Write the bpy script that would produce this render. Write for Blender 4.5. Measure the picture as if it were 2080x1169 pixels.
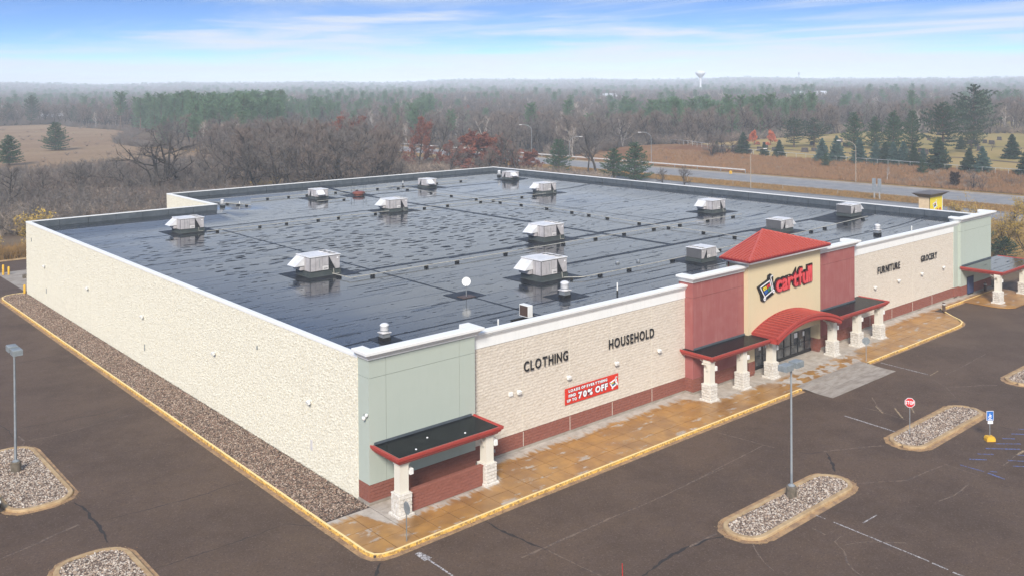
import bpy, math, random
import numpy as np
from mathutils import Vector, Matrix, Euler
R = math.radians
rnd = random.Random(7)
for o in list(bpy.data.objects): bpy.data.objects.remove(o)
scene = bpy.context.scene
col = scene.collection
SUN_EL, SUN_ROT = R(36), R(229)

# ---------------------------------------------------------------- camera
cam_d = bpy.data.cameras.new("camera"); cam = bpy.data.objects.new("camera", cam_d); col.objects.link(cam)
yaw, pit, rol = R(48.98), R(.716), R(-.376)
Fv = Vector((math.cos(yaw)*math.cos(pit), math.sin(yaw)*math.cos(pit), -math.sin(pit)))
Rv = Vector((math.sin(yaw), -math.cos(yaw), 0)); Uv = Rv.cross(Fv)
R2 = Rv*math.cos(rol)+Uv*math.sin(rol); U2 = -Rv*math.sin(rol)+Uv*math.cos(rol)
cam.matrix_world = Matrix(((R2.x, U2.x, -Fv.x, -28.614), (R2.y, U2.y, -Fv.y, -45.507), (R2.z, U2.z, -Fv.z, 24.0), (0, 0, 0, 1)))
cam_d.sensor_fit = 'HORIZONTAL'; cam_d.sensor_width = 36.0; cam_d.lens = 36.0*1898.579/2080
cam_d.shift_y = -(584.5-194.723)/2080; cam_d.clip_start = .5; cam_d.clip_end = 20000
scene.camera = cam

# ---------------------------------------------------------------- sky, sun, exposure
world = bpy.data.worlds.new("World"); scene.world = world; world.use_nodes = True
wt = world.node_tree; wt.nodes.clear()
def wn(t, **k):
    n = wt.nodes.new(t)
    for a, b in k.items(): setattr(n, a, b)
    return n
def wm(op, a, b=None, c=None, clamp=False):
    n = wn('ShaderNodeMath', operation=op); n.use_clamp = clamp
    for i, v in enumerate((a, b, c)):
        if v is None: continue
        if isinstance(v, (int, float)): n.inputs[i].default_value = v
        else: wt.links.new(v, n.inputs[i])
    return n.outputs[0]
tc = wn('ShaderNodeTexCoord'); sp = wn('ShaderNodeSeparateXYZ'); wt.links.new(tc.outputs['Generated'], sp.inputs[0])
zz = wm('MAXIMUM', sp.outputs[2], 0.0)
# the blue overhead reaches low, as behind a thin haze bank
z2 = wm('MULTIPLY_ADD', zz, 6.0, .03)
cb = wn('ShaderNodeCombineXYZ'); wt.links.new(sp.outputs[0], cb.inputs[0]); wt.links.new(sp.outputs[1], cb.inputs[1]); wt.links.new(z2, cb.inputs[2])
nv = wn('ShaderNodeVectorMath', operation='NORMALIZE'); wt.links.new(cb.outputs[0], nv.inputs[0])
sky = wn('ShaderNodeTexSky', sky_type='NISHITA'); sky.sun_disc = False
sky.sun_elevation = SUN_EL; sky.sun_rotation = SUN_ROT; sky.air_density = 1.0; sky.dust_density = .3; sky.ozone_density = 4.0
wt.links.new(nv.outputs[0], sky.inputs['Vector'])
# thin streaky clouds on a flat layer
den = wm('ADD', zz, .03)
px_ = wm('DIVIDE', sp.outputs[0], den); py_ = wm('DIVIDE', sp.outputs[1], den)
cc = wn('ShaderNodeCombineXYZ'); wt.links.new(px_, cc.inputs[0]); wt.links.new(py_, cc.inputs[1])
mp = wn('ShaderNodeMapping'); mp.inputs['Rotation'].default_value = (0, 0, R(-35)); mp.inputs['Scale'].default_value = (.30, .085, 1); wt.links.new(cc.outputs[0], mp.inputs[0])
mp.inputs['Location'].default_value = (3.3, 7.9, 0)
no = wn('ShaderNodeTexNoise'); no.inputs['Scale'].default_value = 1.25; no.inputs['Detail'].default_value = 7; no.inputs['Roughness'].default_value = .62; no.inputs['Distortion'].default_value = .5
wt.links.new(mp.outputs[0], no.inputs['Vector'])
# more cover low down and to the right (south-east), thinner to the upper left
lowc = wn('ShaderNodeMapRange', interpolation_type='SMOOTHSTEP'); wt.links.new(zz, lowc.inputs[0]); lowc.inputs[1].default_value = .075; lowc.inputs[2].default_value = .12; lowc.inputs[3].default_value = .03; lowc.inputs[4].default_value = .24
hic = wn('ShaderNodeMapRange', interpolation_type='SMOOTHSTEP'); wt.links.new(zz, hic.inputs[0]); hic.inputs[1].default_value = .17; hic.inputs[2].default_value = .34; hic.inputs[3].default_value = 1.0; hic.inputs[4].default_value = .35
cover = wm('MULTIPLY', lowc.outputs[0], hic.outputs[0])
side = wm('MULTIPLY_ADD', wm('SUBTRACT', sp.outputs[0], sp.outputs[1]), .10, -.0)
cl = wm('ADD', wm('ADD', no.outputs[0], wm('MAXIMUM', cover, .0)), side)
cr = wn('ShaderNodeMapRange', interpolation_type='SMOOTHSTEP'); cr.inputs[1].default_value = .47; cr.inputs[2].default_value = .76; wt.links.new(cl, cr.inputs[0])
high = wm('MULTIPLY', cr.outputs[0], .92)
# haze bank at the horizon
hz = wn('ShaderNodeMapRange', interpolation_type='SMOOTHSTEP'); hz.inputs[1].default_value = .0; hz.inputs[2].default_value = .062; hz.inputs[3].default_value = 1.0; hz.inputs[4].default_value = 0.0; 
no2 = wn('ShaderNodeTexNoise'); no2.inputs['Scale'].default_value = 1; no2.inputs['Detail'].default_value = 6; no2.inputs['Roughness'].default_value = .6
mp2 = wn('ShaderNodeMapping'); mp2.inputs['Scale'].default_value = (3.2, 3.2, 42); mp2.inputs['Location'].default_value = (1.7, 2.2, .4); wt.links.new(tc.outputs['Generated'], mp2.inputs[0]); wt.links.new(mp2.outputs[0], no2.inputs['Vector'])
wt.links.new(wm('SUBTRACT', zz, wm('MULTIPLY', wm('SUBTRACT', no2.outputs[0], .46), wm('MINIMUM', wm('MULTIPLY', zz, 5.0), .26))), hz.inputs[0])
hm = wm('MAXIMUM', high, wm('MULTIPLY', hz.outputs[0], .97))
mx = wn('ShaderNodeMix', data_type='RGBA'); wt.links.new(hm, mx.inputs[0]); tn = wn('ShaderNodeMix', data_type='RGBA', blend_type='MULTIPLY'); tn.inputs[0].default_value = 1; wt.links.new(sky.outputs[0], tn.inputs[6]); tn.inputs[7].default_value = (.46, .57, .66, 1); wt.links.new(tn.outputs[2], mx.inputs[6]); mx.inputs[7].default_value = (1.93, 2.06, 2.22, 1)
bg = wn('ShaderNodeBackground'); bg.inputs[1].default_value = .15; wt.links.new(mx.outputs[2], bg.inputs[0])
wo = wn('ShaderNodeOutputWorld'); wt.links.new(bg.outputs[0], wo.inputs[0])
sun_d = bpy.data.lights.new("sun", 'SUN'); sun_d.energy = 2.0; sun_d.angle = R(16); sun_d.color = (1, .93, .84)
sun = bpy.data.objects.new("sun", sun_d); col.objects.link(sun)
# direction towards the sun: sun_rotation is measured from +Y towards +X
sd = Vector((math.sin(SUN_ROT)*math.cos(SUN_EL), math.cos(SUN_ROT)*math.cos(SUN_EL), math.sin(SUN_EL)))
sun.rotation_euler = sd.to_track_quat('Z', 'Y').to_euler(); sun.location = (0, 0, 300)
scene.view_settings.view_transform = 'Standard'; scene.view_settings.look = 'None'
scene.view_settings.exposure = 1.42; scene.view_settings.gamma = 1; scene.view_settings.use_curve_mapping = False
scene.render.engine = 'CYCLES'
scene.cycles.volume_bounces = 4; scene.cycles.max_bounces = 8; scene.cycles.diffuse_bounces = 3; scene.cycles.glossy_bounces = 3
scene.cycles.transparent_max_bounces = 6

# ---------------------------------------------------------------- materials
MATS = {}
class NT:
    def __init__(s, name):
        s.m = bpy.data.materials.new(name); s.m.use_nodes = True; s.t = s.m.node_tree; s.b = s.t.nodes['Principled BSDF']; MATS[name] = s.m
        s.geo = s.n('ShaderNodeNewGeometry'); s.pos = s.geo.outputs['Position']
    def n(s, t, **k):
        x = s.t.nodes.new(t)
        for a, b in k.items(): setattr(x, a, b)
        return x
    def l(s, a, b): s.t.links.new(a, b)
    def m_(s, op, a, b=None, c=None, clamp=False):
        x = s.n('ShaderNodeMath', operation=op); x.use_clamp = clamp
        for i, v in enumerate((a, b, c)):
            if v is None: continue
            if isinstance(v, (int, float)): x.inputs[i].default_value = v
            else: s.l(v, x.inputs[i])
        return x.outputs[0]
    def sstep(s, v, a, b, lo=0., hi=1.):
        x = s.n('ShaderNodeMapRange', interpolation_type='SMOOTHSTEP'); s.l(v, x.inputs[0])
        for i, q in zip((1, 2, 3, 4), (a, b, lo, hi)): x.inputs[i].default_value = q
        return x.outputs[0]
    def noise(s, scale, detail=3, rough=.55, vec=None, dist=0):
        x = s.n('ShaderNodeTexNoise'); x.inputs['Scale'].default_value = scale; x.inputs['Detail'].default_value = detail
        x.inputs['Roughness'].default_value = rough; x.inputs['Distortion'].default_value = dist
        s.l(vec or s.pos, x.inputs['Vector']); return x.outputs[0]
    def mapped(s, scale=(1, 1, 1), rot=(0, 0, 0), loc=(0, 0, 0)):
        x = s.n('ShaderNodeMapping'); x.inputs['Scale'].default_value = scale; x.inputs['Rotation'].default_value = rot; x.inputs['Location'].default_value = loc
        s.l(s.pos, x.inputs[0]); return x.outputs[0]
    def mix(s, f, a, b):
        x = s.n('ShaderNodeMix', data_type='RGBA')
        for i, v in ((0, f), (6, a), (7, b)):
            if isinstance(v, (int, float)): x.inputs[i].default_value = v
            elif isinstance(v, tuple): x.inputs[i].default_value = (*v, 1)
            else: s.l(v, x.inputs[i])
        return x.outputs[2]
    def bump(s, h, strength=.3, dist=.02):
        x = s.n('ShaderNodeBump'); x.inputs['Strength'].default_value = strength; x.inputs['Distance'].default_value = dist
        s.l(h, x.inputs['Height']); s.l(x.outputs[0], s.b.inputs['Normal']); return x
    def xyz(s):
        x = s.n('ShaderNodeSeparateXYZ'); s.l(s.pos, x.inputs[0]); return x.outputs
    def color(s, c):
        if isinstance(c, tuple): s.b.inputs['Base Color'].default_value = (*c, 1)
        else: s.l(c, s.b.inputs['Base Color'])
    def rough(s, r):
        if isinstance(r, (int, float)): s.b.inputs['Roughness'].default_value = r
        else: s.l(r, s.b.inputs['Roughness'])
    def spec(s, v):
        if isinstance(v, (int, float)): s.b.inputs['Specular IOR Level'].default_value = v
        else: s.l(v, s.b.inputs['Specular IOR Level'])
def pm(name, c, c2=None, scale=2., rough=.8, bump=0, bscale=30., metal=0., spec=.4, lo=.35, hi=.65):
    s = NT(name); c2 = c2 or tuple(v*.86 for v in c)
    f = s.sstep(s.noise(scale, 5, .6), lo, hi)
    s.color(s.mix(f, c, c2)); s.rough(rough); s.b.inputs['Metallic'].default_value = metal; s.spec(spec)
    if bump: s.bump(s.noise(bscale, 3), bump, .02)
    return s.m
def weathered(name, c, stain, rough=.75, sc=1.2, amt=.35, bump=.1, vert=True):
    """wall paint with faint rain streaks and blotches"""
    s = NT(name)
    f = s.sstep(s.noise(1, 4, .6, s.mapped((4, 4, .35) if vert else (2, 2, 2))), .48, .78)
    g = s.sstep(s.noise(sc, 3), .35, .7)
    a = s.m_('MULTIPLY', s.m_('ADD', f, s.m_('MULTIPLY', g, .5)), amt)
    s.color(s.mix(a, c, stain)); s.rough(rough); s.spec(.3)
    s.bump(s.noise(60, 2), bump, .01); return s.m

s = NT('split_face_cream'); f = s.sstep(s.noise(3.1, 4, .65), .35, .7); g = s.sstep(s.noise(14, 3), .5, .75)
x = s.xyz(); drip = s.sstep(s.noise(1, 4, .6, s.mapped((1.5, 1.5, .12))), .55, .8)
s.color(s.mix(s.m_('MULTIPLY', drip, .25), s.mix(s.m_('MULTIPLY', g, .3), s.mix(f, (.75, .71, .575), (.705, .66, .525)), (.62, .57, .44)), (.5, .45, .34))); s.rough(.85); s.spec(.25)
s.bump(s.noise(9, 5, .7), .6, .05)
s = NT('front_block_beige'); f = s.sstep(s.noise(2.2, 4, .65, s.mapped((1, 1, 2.5))), .35, .7); g = s.sstep(s.noise(9, 3, .6, s.mapped((1, 1, 3))), .5, .72)
s.color(s.mix(s.m_('MULTIPLY', g, .4), s.mix(f, (.665, .595, .50), (.61, .54, .445)), (.47, .40, .315))); s.rough(.85); s.spec(.25); s.bump(s.noise(9, 4, .7, s.mapped((1, 1, 2.6))), .55, .04)
s = NT('brick_red_base'); f = s.sstep(s.noise(3, 4, .65, s.mapped((1, 1, 2.5))), .3, .7); g = s.sstep(s.noise(12, 3), .5, .75)
s.color(s.mix(s.m_('MULTIPLY', g, .35), s.mix(f, (.27, .098, .068), (.22, .078, .055)), (.36, .17, .12))); s.rough(.8); s.spec(.25); s.bump(s.noise(25, 4, .7), .3, .02)
pm('mortar_cream', (.64, .60, .49), rough=.9); pm('mortar_beige', (.57, .48, .375), rough=.9); pm('mortar_red', (.26, .12, .09), rough=.9)
weathered('stucco_green', (.42, .465, .40), (.37, .415, .355), amt=.28); pm('joint_green', (.17, .2, .16), rough=.9)
weathered('stucco_red', (.31, .095, .085), (.40, .18, .16), amt=.45); pm('joint_red', (.09, .03, .025), rough=.9)
weathered('stucco_tan', (.64, .53, .335), (.55, .45, .28), amt=.22)
weathered('trim_white', (.80, .80, .77), (.62, .63, .60), amt=.28, rough=.5)
weathered('column_white', (.68, .645, .55), (.55, .5, .4), amt=.25)
pm('stone_white', (.66, .63, .57), (.52, .48, .41), 7, .85, .5, 30); pm('stone_joint', (.33, .3, .26), rough=.9)
weathered('fascia_red', (.40, .055, .042), (.30, .055, .045), amt=.6, rough=.45)
weathered('roof_metal_red', (.46, .09, .065), (.38, .07, .05), amt=.4, rough=.42, vert=False)
s = NT('door_frame_black'); s.color((.012, .012, .013)); s.rough(.35)
s = NT('door_glass'); s.color(s.mix(s.sstep(s.noise(1.3, 3), .35, .7), (.05, .055, .06), (.16, .16, .15))); s.rough(.08); s.spec(.7)
s = NT('dark_interior'); s.color((.03, .03, .03))
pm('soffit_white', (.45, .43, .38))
weathered('roof_pan_shaded_red', (.27, .036, .027), (.2, .03, .024), amt=.5, rough=.5, vert=False)  # darkened copy of the roof red, painting the shade between the ribs
# wet black membrane
s = NT('roof_membrane'); x = s.xyz()
big = s.noise(.09, 3, .55); streak = s.noise(1, 5, .6, s.mapped((.10, .75, 1)), .2)
ex = s.m_('POWER', s.m_('DIVIDE', s.m_('SUBTRACT', x[0], 29.0), 27.0), 2.0); ey = s.m_('POWER', s.m_('DIVIDE', s.m_('SUBTRACT', x[1], 42.0), 17.0), 2.0)
ped = s.m_('ADD', s.m_('ADD', ex, ey), s.m_('MULTIPLY', s.m_('SUBTRACT', s.noise(.12, 3), .5), 1.6))
v = s.n('ShaderNodeTexVoronoi'); v.inputs['Scale'].default_value = 1; v.inputs['Randomness'].default_value = 1
nw = s.n('ShaderNodeVectorMath', operation='MULTIPLY_ADD'); nn = s.n('ShaderNodeTexNoise'); nn.inputs['Scale'].default_value = 2.0; nn.inputs['Detail'].default_value = 2; s.l(s.pos, nn.inputs['Vector'])
s.l(nn.outputs[1], nw.inputs[0]); nw.inputs[1].default_value = (.25, .35, 0); s.l(s.mapped((.55, 1.25, 1)), nw.inputs[2]); s.l(nw.outputs[0], v.inputs['Vector'])
thr = s.sstep(ped, .45, 1.7, .31, .10)
dash = s.m_('GREATER_THAN', s.m_('SUBTRACT', thr, v.outputs['Distance']), 0.0)
fine = s.sstep(s.noise(1, 4, .6, s.mapped((.45, 3.0, 1))), .62, .66)
patch = s.sstep(s.m_('ADD', streak, s.m_('MULTIPLY', big, .5)), .90, .98)
row = s.m_('DIVIDE', x[1], 3.05); cellr = s.n('ShaderNodeTexWhiteNoise', noise_dimensions='1D'); s.l(s.m_('FLOOR', row), cellr.inputs['W'])
lap = s.m_('LESS_THAN', s.m_('FRACT', row), .028)
dry = s.m_('MAXIMUM', s.m_('MULTIPLY', dash, .95), s.m_('MAXIMUM', s.m_('MULTIPLY', fine, .8), s.m_('MAXIMUM', s.m_('MULTIPLY', patch, .35), s.m_('MULTIPLY', lap, .45))))
s.color(s.mix(s.sstep(big, .35, .65), (.014, .017, .021), (.026, .031, .038)))
s.rough(s.m_('ADD', s.m_('ADD', s.m_('MULTIPLY', dry, .85), s.m_('MULTIPLY', cellr.outputs[0], .07)), s.m_('MULTIPLY_ADD', streak, .10, .02)))
s.spec(s.m_('MULTIPLY_ADD', dry, -.95, .98)); s.b.inputs['IOR'].default_value = 1.6
s.bump(s.m_('ADD', s.noise(1, 2, .5, s.mapped((.12, .5, 1))), s.m_('MULTIPLY', s.noise(2.5, 2), .03)), .10, .05)
s = NT('roof_patch_black'); s.color(s.mix(s.noise(1.3, 4), (.008, .009, .011), (.022, .025, .03))); s.rough(s.m_('MULTIPLY_ADD', s.noise(.8, 3), .5, .25)); s.spec(.25)
pm('parapet_membrane', (.06, .074, .086), (.085, .10, .115), 1.5, .6); pm('canopy_membrane', (.006, .007, .008), (.014, .016, .016), 1.3, .22, 0, 1, 0, .04)
pm('membrane_joint', (.012, .015, .018), rough=.6)
pm('steel_light', (.62, .60, .58), (.52, .50, .49), 1.5, .5, 0, 1, .0); pm('steel_top', (.70, .70, .70), (.58, .58, .58), 1.5, .45)
pm('unit_panel', (.46, .435, .43), (.37, .35, .35), 2, .5); pm('unit_gap', (.10, .10, .105)); pm('unit_curb', (.045, .055, .053), (.065, .075, .073), 1, .6); pm('fan_dark', (.02, .02, .022), rough=.5)
pm('lamp_tan', (.36, .31, .25), (.3, .26, .21)); pm('galvanized', (.36, .38, .39), (.28, .30, .31), 3, .4, 0, 1, .5); pm('pole_gray', (.19, .21, .225), (.25, .27, .28), 2, .5); pm('lamp_gray', (.24, .265, .27), (.18, .2, .205), 3, .45)
pm('plastic_white', (.78, .78, .75), (.7, .7, .66), 3, .4); pm('rubber_black', (.012, .012, .013), rough=.7); pm('pipe_yellowish', (.42, .40, .34), (.3, .3, .27), 3, .5)
pm('concrete_base', (.17, .14, .105), (.11, .09, .065), 4, .9, .3); pm('brown_case', (.09, .055, .04), rough=.5); pm('fan_orange', (.22, .07, .05), rough=.6)
pm('letter_black', (.010, .010, .011), rough=.4); pm('sign_red', (.62, .05, .06), (.7, .1, .1), 1, .4); pm('sign_darkred', (.2, .01, .012), rough=.4)
pm('banner_red', (.66, .035, .015), rough=.5); pm('navy_print', (.01, .012, .05), rough=.5); pm('white_print', (.85, .85, .85), (.8, .8, .8), rough=.5)
pm('print_yellow', (.80, .62, .04), rough=.5); pm('print_blue', (.02, .10, .45), rough=.5); pm('print_green', (.03, .22, .10), rough=.5); pm('print_red', (.6, .03, .03), rough=.5)
pm('pylon_yellow', (.80, .66, .03), (.74, .6, .03), 1, .4); pm('pylon_cream', (.66, .52, .34), rough=.8); pm('pylon_cap', (.13, .115, .11), rough=.6)
pm('safety_yellow', (.72, .42, .03), (.6, .34, .03), 3, .6); pm('hydrant_red', (.55, .03, .025), rough=.4); pm('sign_blue', (.03, .16, .5), rough=.4); pm('car_paint', (.01, .01, .012), rough=.2); pm('rusty_stain', (.36, .2, .06))
# asphalt
s = NT('asphalt'); x = s.xyz()
sp1 = s.noise(11, 4, .8); bigp = s.sstep(s.noise(.16, 4, .6), .35, .68); mid = s.sstep(s.noise(1.1, 5, .65), .35, .7)
oil = s.sstep(s.noise(.42, 4, .6, s.mapped((1, 1, 1), loc=(9, 4, 0))), .66, .80)
base = s.mix(bigp, (.104, .065, .039), (.074, .047, .030)); base = s.mix(s.m_('MULTIPLY', mid, .4), base, (.100, .067, .050))
base = s.mix(s.sstep(sp1, .56, .70), base, (.19, .14, .115)); base = s.mix(s.sstep(sp1, .45, .34), base, (.040, .028, .024)); base = s.mix(s.m_('MULTIPLY', oil, .55), base, (.035, .028, .028))
s.color(base); s.rough(s.m_('MULTIPLY_ADD', bigp, .15, .68)); s.spec(.3); s.bump(s.noise(32, 2), .35, .02)
pm('highway_concrete', (.25, .245, .24), (.20, .2, .2), .35, .8); pm('highway_shoulder', (.33, .29, .245), (.25, .215, .18), .4, .9); pm('frontage_asphalt', (.13, .125, .125), (.16, .155, .15), .3, .85)
s = NT('crack_dark'); s.color(s.mix(s.noise(6, 3), (.008, .006, .006), (.045, .035, .03))); s.rough(.9)
s = NT('crack_tan'); s.color(s.mix(s.sstep(s.noise(5, 4, .7), .4, .6), (.19, .135, .095), (.095, .07, .058))); s.rough(.9)
for nme, cc_ in (('paint_white', (.52, .5, .48)), ('paint_faded_yellow', (.42, .30, .15)), ('paint_blue', (.10, .17, .42))):
    s = NT(nme); s.color(s.mix(s.sstep(s.noise(9, 5, .75), .42, .58), cc_, (.10, .078, .072))); s.rough(.8)
# sidewalk concrete: dry pale strip by the wall and under the canopies, ochre stain elsewhere
s = NT('sidewalk_concrete'); x = s.xyz()
warp = s.noise(.9, 5, .65); warp2 = s.noise(1, 5, .65, s.mapped((2.2, .5, 1)))
d = s.m_('MULTIPLY', x[1], -1.0)
edge = s.m_('ADD', d, s.m_('MULTIPLY', s.m_('SUBTRACT', warp2, .5), 2.6))
zone = s.m_('MULTIPLY', s.sstep(x[0], 27.3, 29.2), s.sstep(x[0], 57.0, 55.0)); zoneL = s.m_('MULTIPLY', s.sstep(x[0], -1.2, -.2), s.sstep(x[0], 9, 7.4))
ent = s.m_('MULTIPLY', s.sstep(x[0], 35.5, 37.5), s.sstep(x[0], 49.5, 46.0))
lim = s.m_('ADD', s.m_('ADD', s.m_('MULTIPLY', zone, 2.2), s.m_('MULTIPLY', zoneL, 2.2)), s.m_('MULTIPLY_ADD', ent, 1.9, .42))
wet = s.sstep(s.m_('SUBTRACT', edge, lim), -.25, .35)
scr = s.sstep(s.noise(1, 6, .7, s.mapped((.55, 1.3, 1), rot=(0, 0, R(20)), loc=(3, 8, 0))), .575, .63)
wet = s.m_('MULTIPLY', wet, s.m_('SUBTRACT', 1.0, s.m_('MULTIPLY', scr, .8)))
pud = s.m_('MULTIPLY', s.m_('MULTIPLY', ent, s.sstep(d, 2.3, 3.0)), s.sstep(s.noise(.75, 3, .55, s.mapped((1, 1.2, 1), loc=(2, 5, 0))), .50, .53))
wet = s.m_('MAXIMUM', wet, pud)
tone = s.sstep(s.noise(.8, 5, .6, s.mapped((1, 1, 1), loc=(7, 1, 0))), .3, .7)
orange = s.mix(tone, (.43, .225, .062), (.30, .155, .05)); orange = s.mix(s.m_('MULTIPLY', s.sstep(s.noise(.3, 3), .45, .7), .6), orange, (.21, .11, .05))
dryc = s.mix(s.sstep(s.noise(1.6, 5, .65), .3, .7), (.50, .45, .385), (.36, .315, .26))
s.color(s.mix(wet, dryc, orange)); s.rough(s.m_('MULTIPLY_ADD', wet, -.5, .85)); s.spec(.45); s.bump(s.noise(30, 2), .15, .01)
s = NT('apron_concrete'); s.color(s.mix(s.sstep(s.noise(1.0, 5, .65, s.mapped((.7, 2, 1))), .35, .7), (.34, .30, .25), (.23, .19, .15))); s.rough(.85); s.bump(s.noise(20, 3), .3, .01)
s = NT('curb_yellow'); f = s.sstep(s.noise(1.6, 6, .8), .56, .80); s.color(s.mix(f, (.86, .65, .29), (.50, .33, .13))); s.rough(.65)
s = NT('curb_yellow_side'); f = s.sstep(s.noise(5, 6, .75), .42, .60); s.color(s.mix(f, (.70, .42, .08), (.26, .15, .05))); s.rough(.7)
s = NT('gutter_ochre'); f = s.sstep(s.noise(2.0, 6, .75), .40, .62); s.color(s.mix(f, (.42, .26, .12), (.24, .15, .085))); s.rough(.8)
s = NT('island_concrete'); f = s.sstep(s.noise(1.2, 5, .7), .35, .65); s.color(s.mix(f, (.47, .335, .18), (.33, .215, .105))); s.rough(.8); s.bump(s.noise(25, 3), .2, .01)
def island_rand(name, cols, rough=.85):
    s = NT(name); r = s.n('ShaderNodeValToRGB'); r.color_ramp.interpolation = 'CONSTANT'
    for i, c in enumerate(cols):
        e = r.color_ramp.elements[i] if i < 2 else r.color_ramp.elements.new(i/len(cols))
        e.position = i/len(cols); e.color = (*c, 1)
    s.l(s.geo.outputs['Random Per Island'], r.inputs[0]); s.l(r.outputs[0], s.b.inputs['Base Color']); s.rough(rough); return s.m
island_rand('stones_red', [(.19, .13, .09), (.27, .19, .135), (.12, .082, .06), (.33, .25, .19), (.22, .13, .09), (.15, .11, .078), (.38, .30, .235), (.08, .055, .042)])
island_rand('stones_white', [(.36, .29, .23), (.22, .165, .125), (.46, .40, .33), (.13, .09, .07), (.28, .215, .165), (.36, .265, .19), (.09, .065, .05), (.52, .46, .39)])
island_rand('fallen_leaf', [(.34, .20, .08), (.22, .12, .05), (.42, .30, .16), (.12, .07, .04), (.30, .16, .07)])
pm('gravel_bed', (.07, .05, .04), rough=.95); pm('gravel_bed_pale', (.16, .12, .095), rough=.95)
# ground sheets
s = NT('woodland_floor'); s.color(s.mix(s.sstep(s.noise(.05, 5, .65), .35, .65), (.115, .083, .062), (.16, .12, .082))); s.rough(1); s.spec(0)
s = NT('field_grass'); a = s.sstep(s.noise(1, 6, .65, s.mapped((.012, .035, 1), rot=(0, 0, R(15)))), .3, .7); b = s.sstep(s.noise(.5, 5, .7), .4, .7)
s.color(s.mix(s.m_('MULTIPLY', b, .5), s.mix(a, (.235, .155, .10), (.30, .215, .135)), (.17, .115, .075))); s.rough(1); s.spec(0); s.bump(s.noise(1.5, 4), .6, .3)
s = NT('verge_grass'); a = s.sstep(s.noise(.10, 6, .65), .3, .7); b = s.sstep(s.noise(.9, 5, .7, s.mapped((1, .3, 1))), .4, .7)
s.color(s.mix(s.m_('MULTIPLY', b, .6), s.mix(a, (.33, .205, .078), (.24, .16, .068)), (.15, .095, .045))); s.rough(1); s.spec(0); s.bump(s.noise(1.5, 4), .6, .3)
s = NT('embankment_grass'); x = s.xyz(); a = s.sstep(s.noise(.06, 6, .65), .35, .65); b = s.sstep(s.noise(.8, 5, .7), .35, .7)
g = s.mix(a, (.195, .095, .052), (.27, .16, .083)); g = s.mix(s.sstep(s.m_('ADD', x[1], s.m_('MULTIPLY', s.noise(.03, 3), 60)), 118, 92), g, s.mix(a, (.125, .088, .042), (.18, .125, .065)))
s.color(s.mix(s.m_('MULTIPLY', b, .5), g, (.11, .065, .035))); s.rough(1); s.spec(0); s.bump(s.noise(1.2, 4), .7, .35)
s = NT('lawn_grass'); a = s.sstep(s.noise(1, 6, .65, s.mapped((.03, .03, 1))), .3, .7)
s.color(s.mix(a, (.34, .245, .115), (.245, .205, .082))); s.rough(1); s.spec(0)
pm('lane_dirt', (.12, .085, .055), rough=1)
# vegetation
def veg(name, c1, c2, c3=None, rough=.9):
    s = NT(name); oi = s.n('ShaderNodeObjectInfo'); s.color(s.mix(s.sstep(s.noise(.6, 3), .3, .7), s.mix(oi.outputs['Random'], c1, c2), c3 or c1)); s.rough(rough); s.spec(.1); return s.m
veg('bark_gray', (.06, .05, .044), (.038, .033, .03), (.05, .043, .038)); veg('twig_gray', (.19, .165, .145), (.12, .108, .10), (.155, .135, .12))
veg('twig_brown', (.205, .155, .125), (.145, .115, .10), (.18, .14, .115)); veg('grass_rust', (.30, .165, .08), (.22, .12, .065), (.26, .16, .09)); veg('bark_pale', (.42, .38, .34), (.34, .31, .29))
veg('twig_tan', (.34, .275, .21), (.25, .20, .165)); veg('leaf_rust', (.19, .055, .038), (.13, .048, .040), (.23, .085, .05)); veg('leaf_orange', (.55, .16, .08), (.45, .13, .07)); veg('leaf_gold', (.55, .38, .07), (.46, .31, .06), (.42, .29, .07))
veg('needle_pine', (.048, .098, .054), (.036, .076, .048), (.068, .120, .058)); veg('needle_blue', (.075, .135, .12), (.052, .10, .082), (.10, .16, .135)); veg('needle_dark', (.044, .078, .055), (.034, .06, .046), (.058, .092, .056))
veg('needle_plantation', (.10, .185, .105), (.07, .145, .09), (.12, .20, .10)); veg('juniper_brown', (.05, .03, .022), (.05, .03, .022)); veg('bark_pine', (.13, .095, .075), (.10, .075, .06)); veg('reed', (.34, .20, .07), (.27, .16, .06), (.22, .14, .06))
pm('tower_white', (.62, .64, .66)); pm('house_white', (.6, .6, .6)); pm('roof_pale', (.5, .52, .55)); pm('house_roof', (.12, .1, .095)); pm('house_blue', (.05, .07, .16)); pm('window_dark', (.03, .035, .04), rough=.2); pm('granite', (.05, .042, .04), (.09, .08, .075)); pm('fence_steel', (.42, .43, .42), rough=.5)
pm('tire', (.015, .015, .015), rough=.8); pm('truss_gray', (.34, .33, .31))
M = MATS

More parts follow.
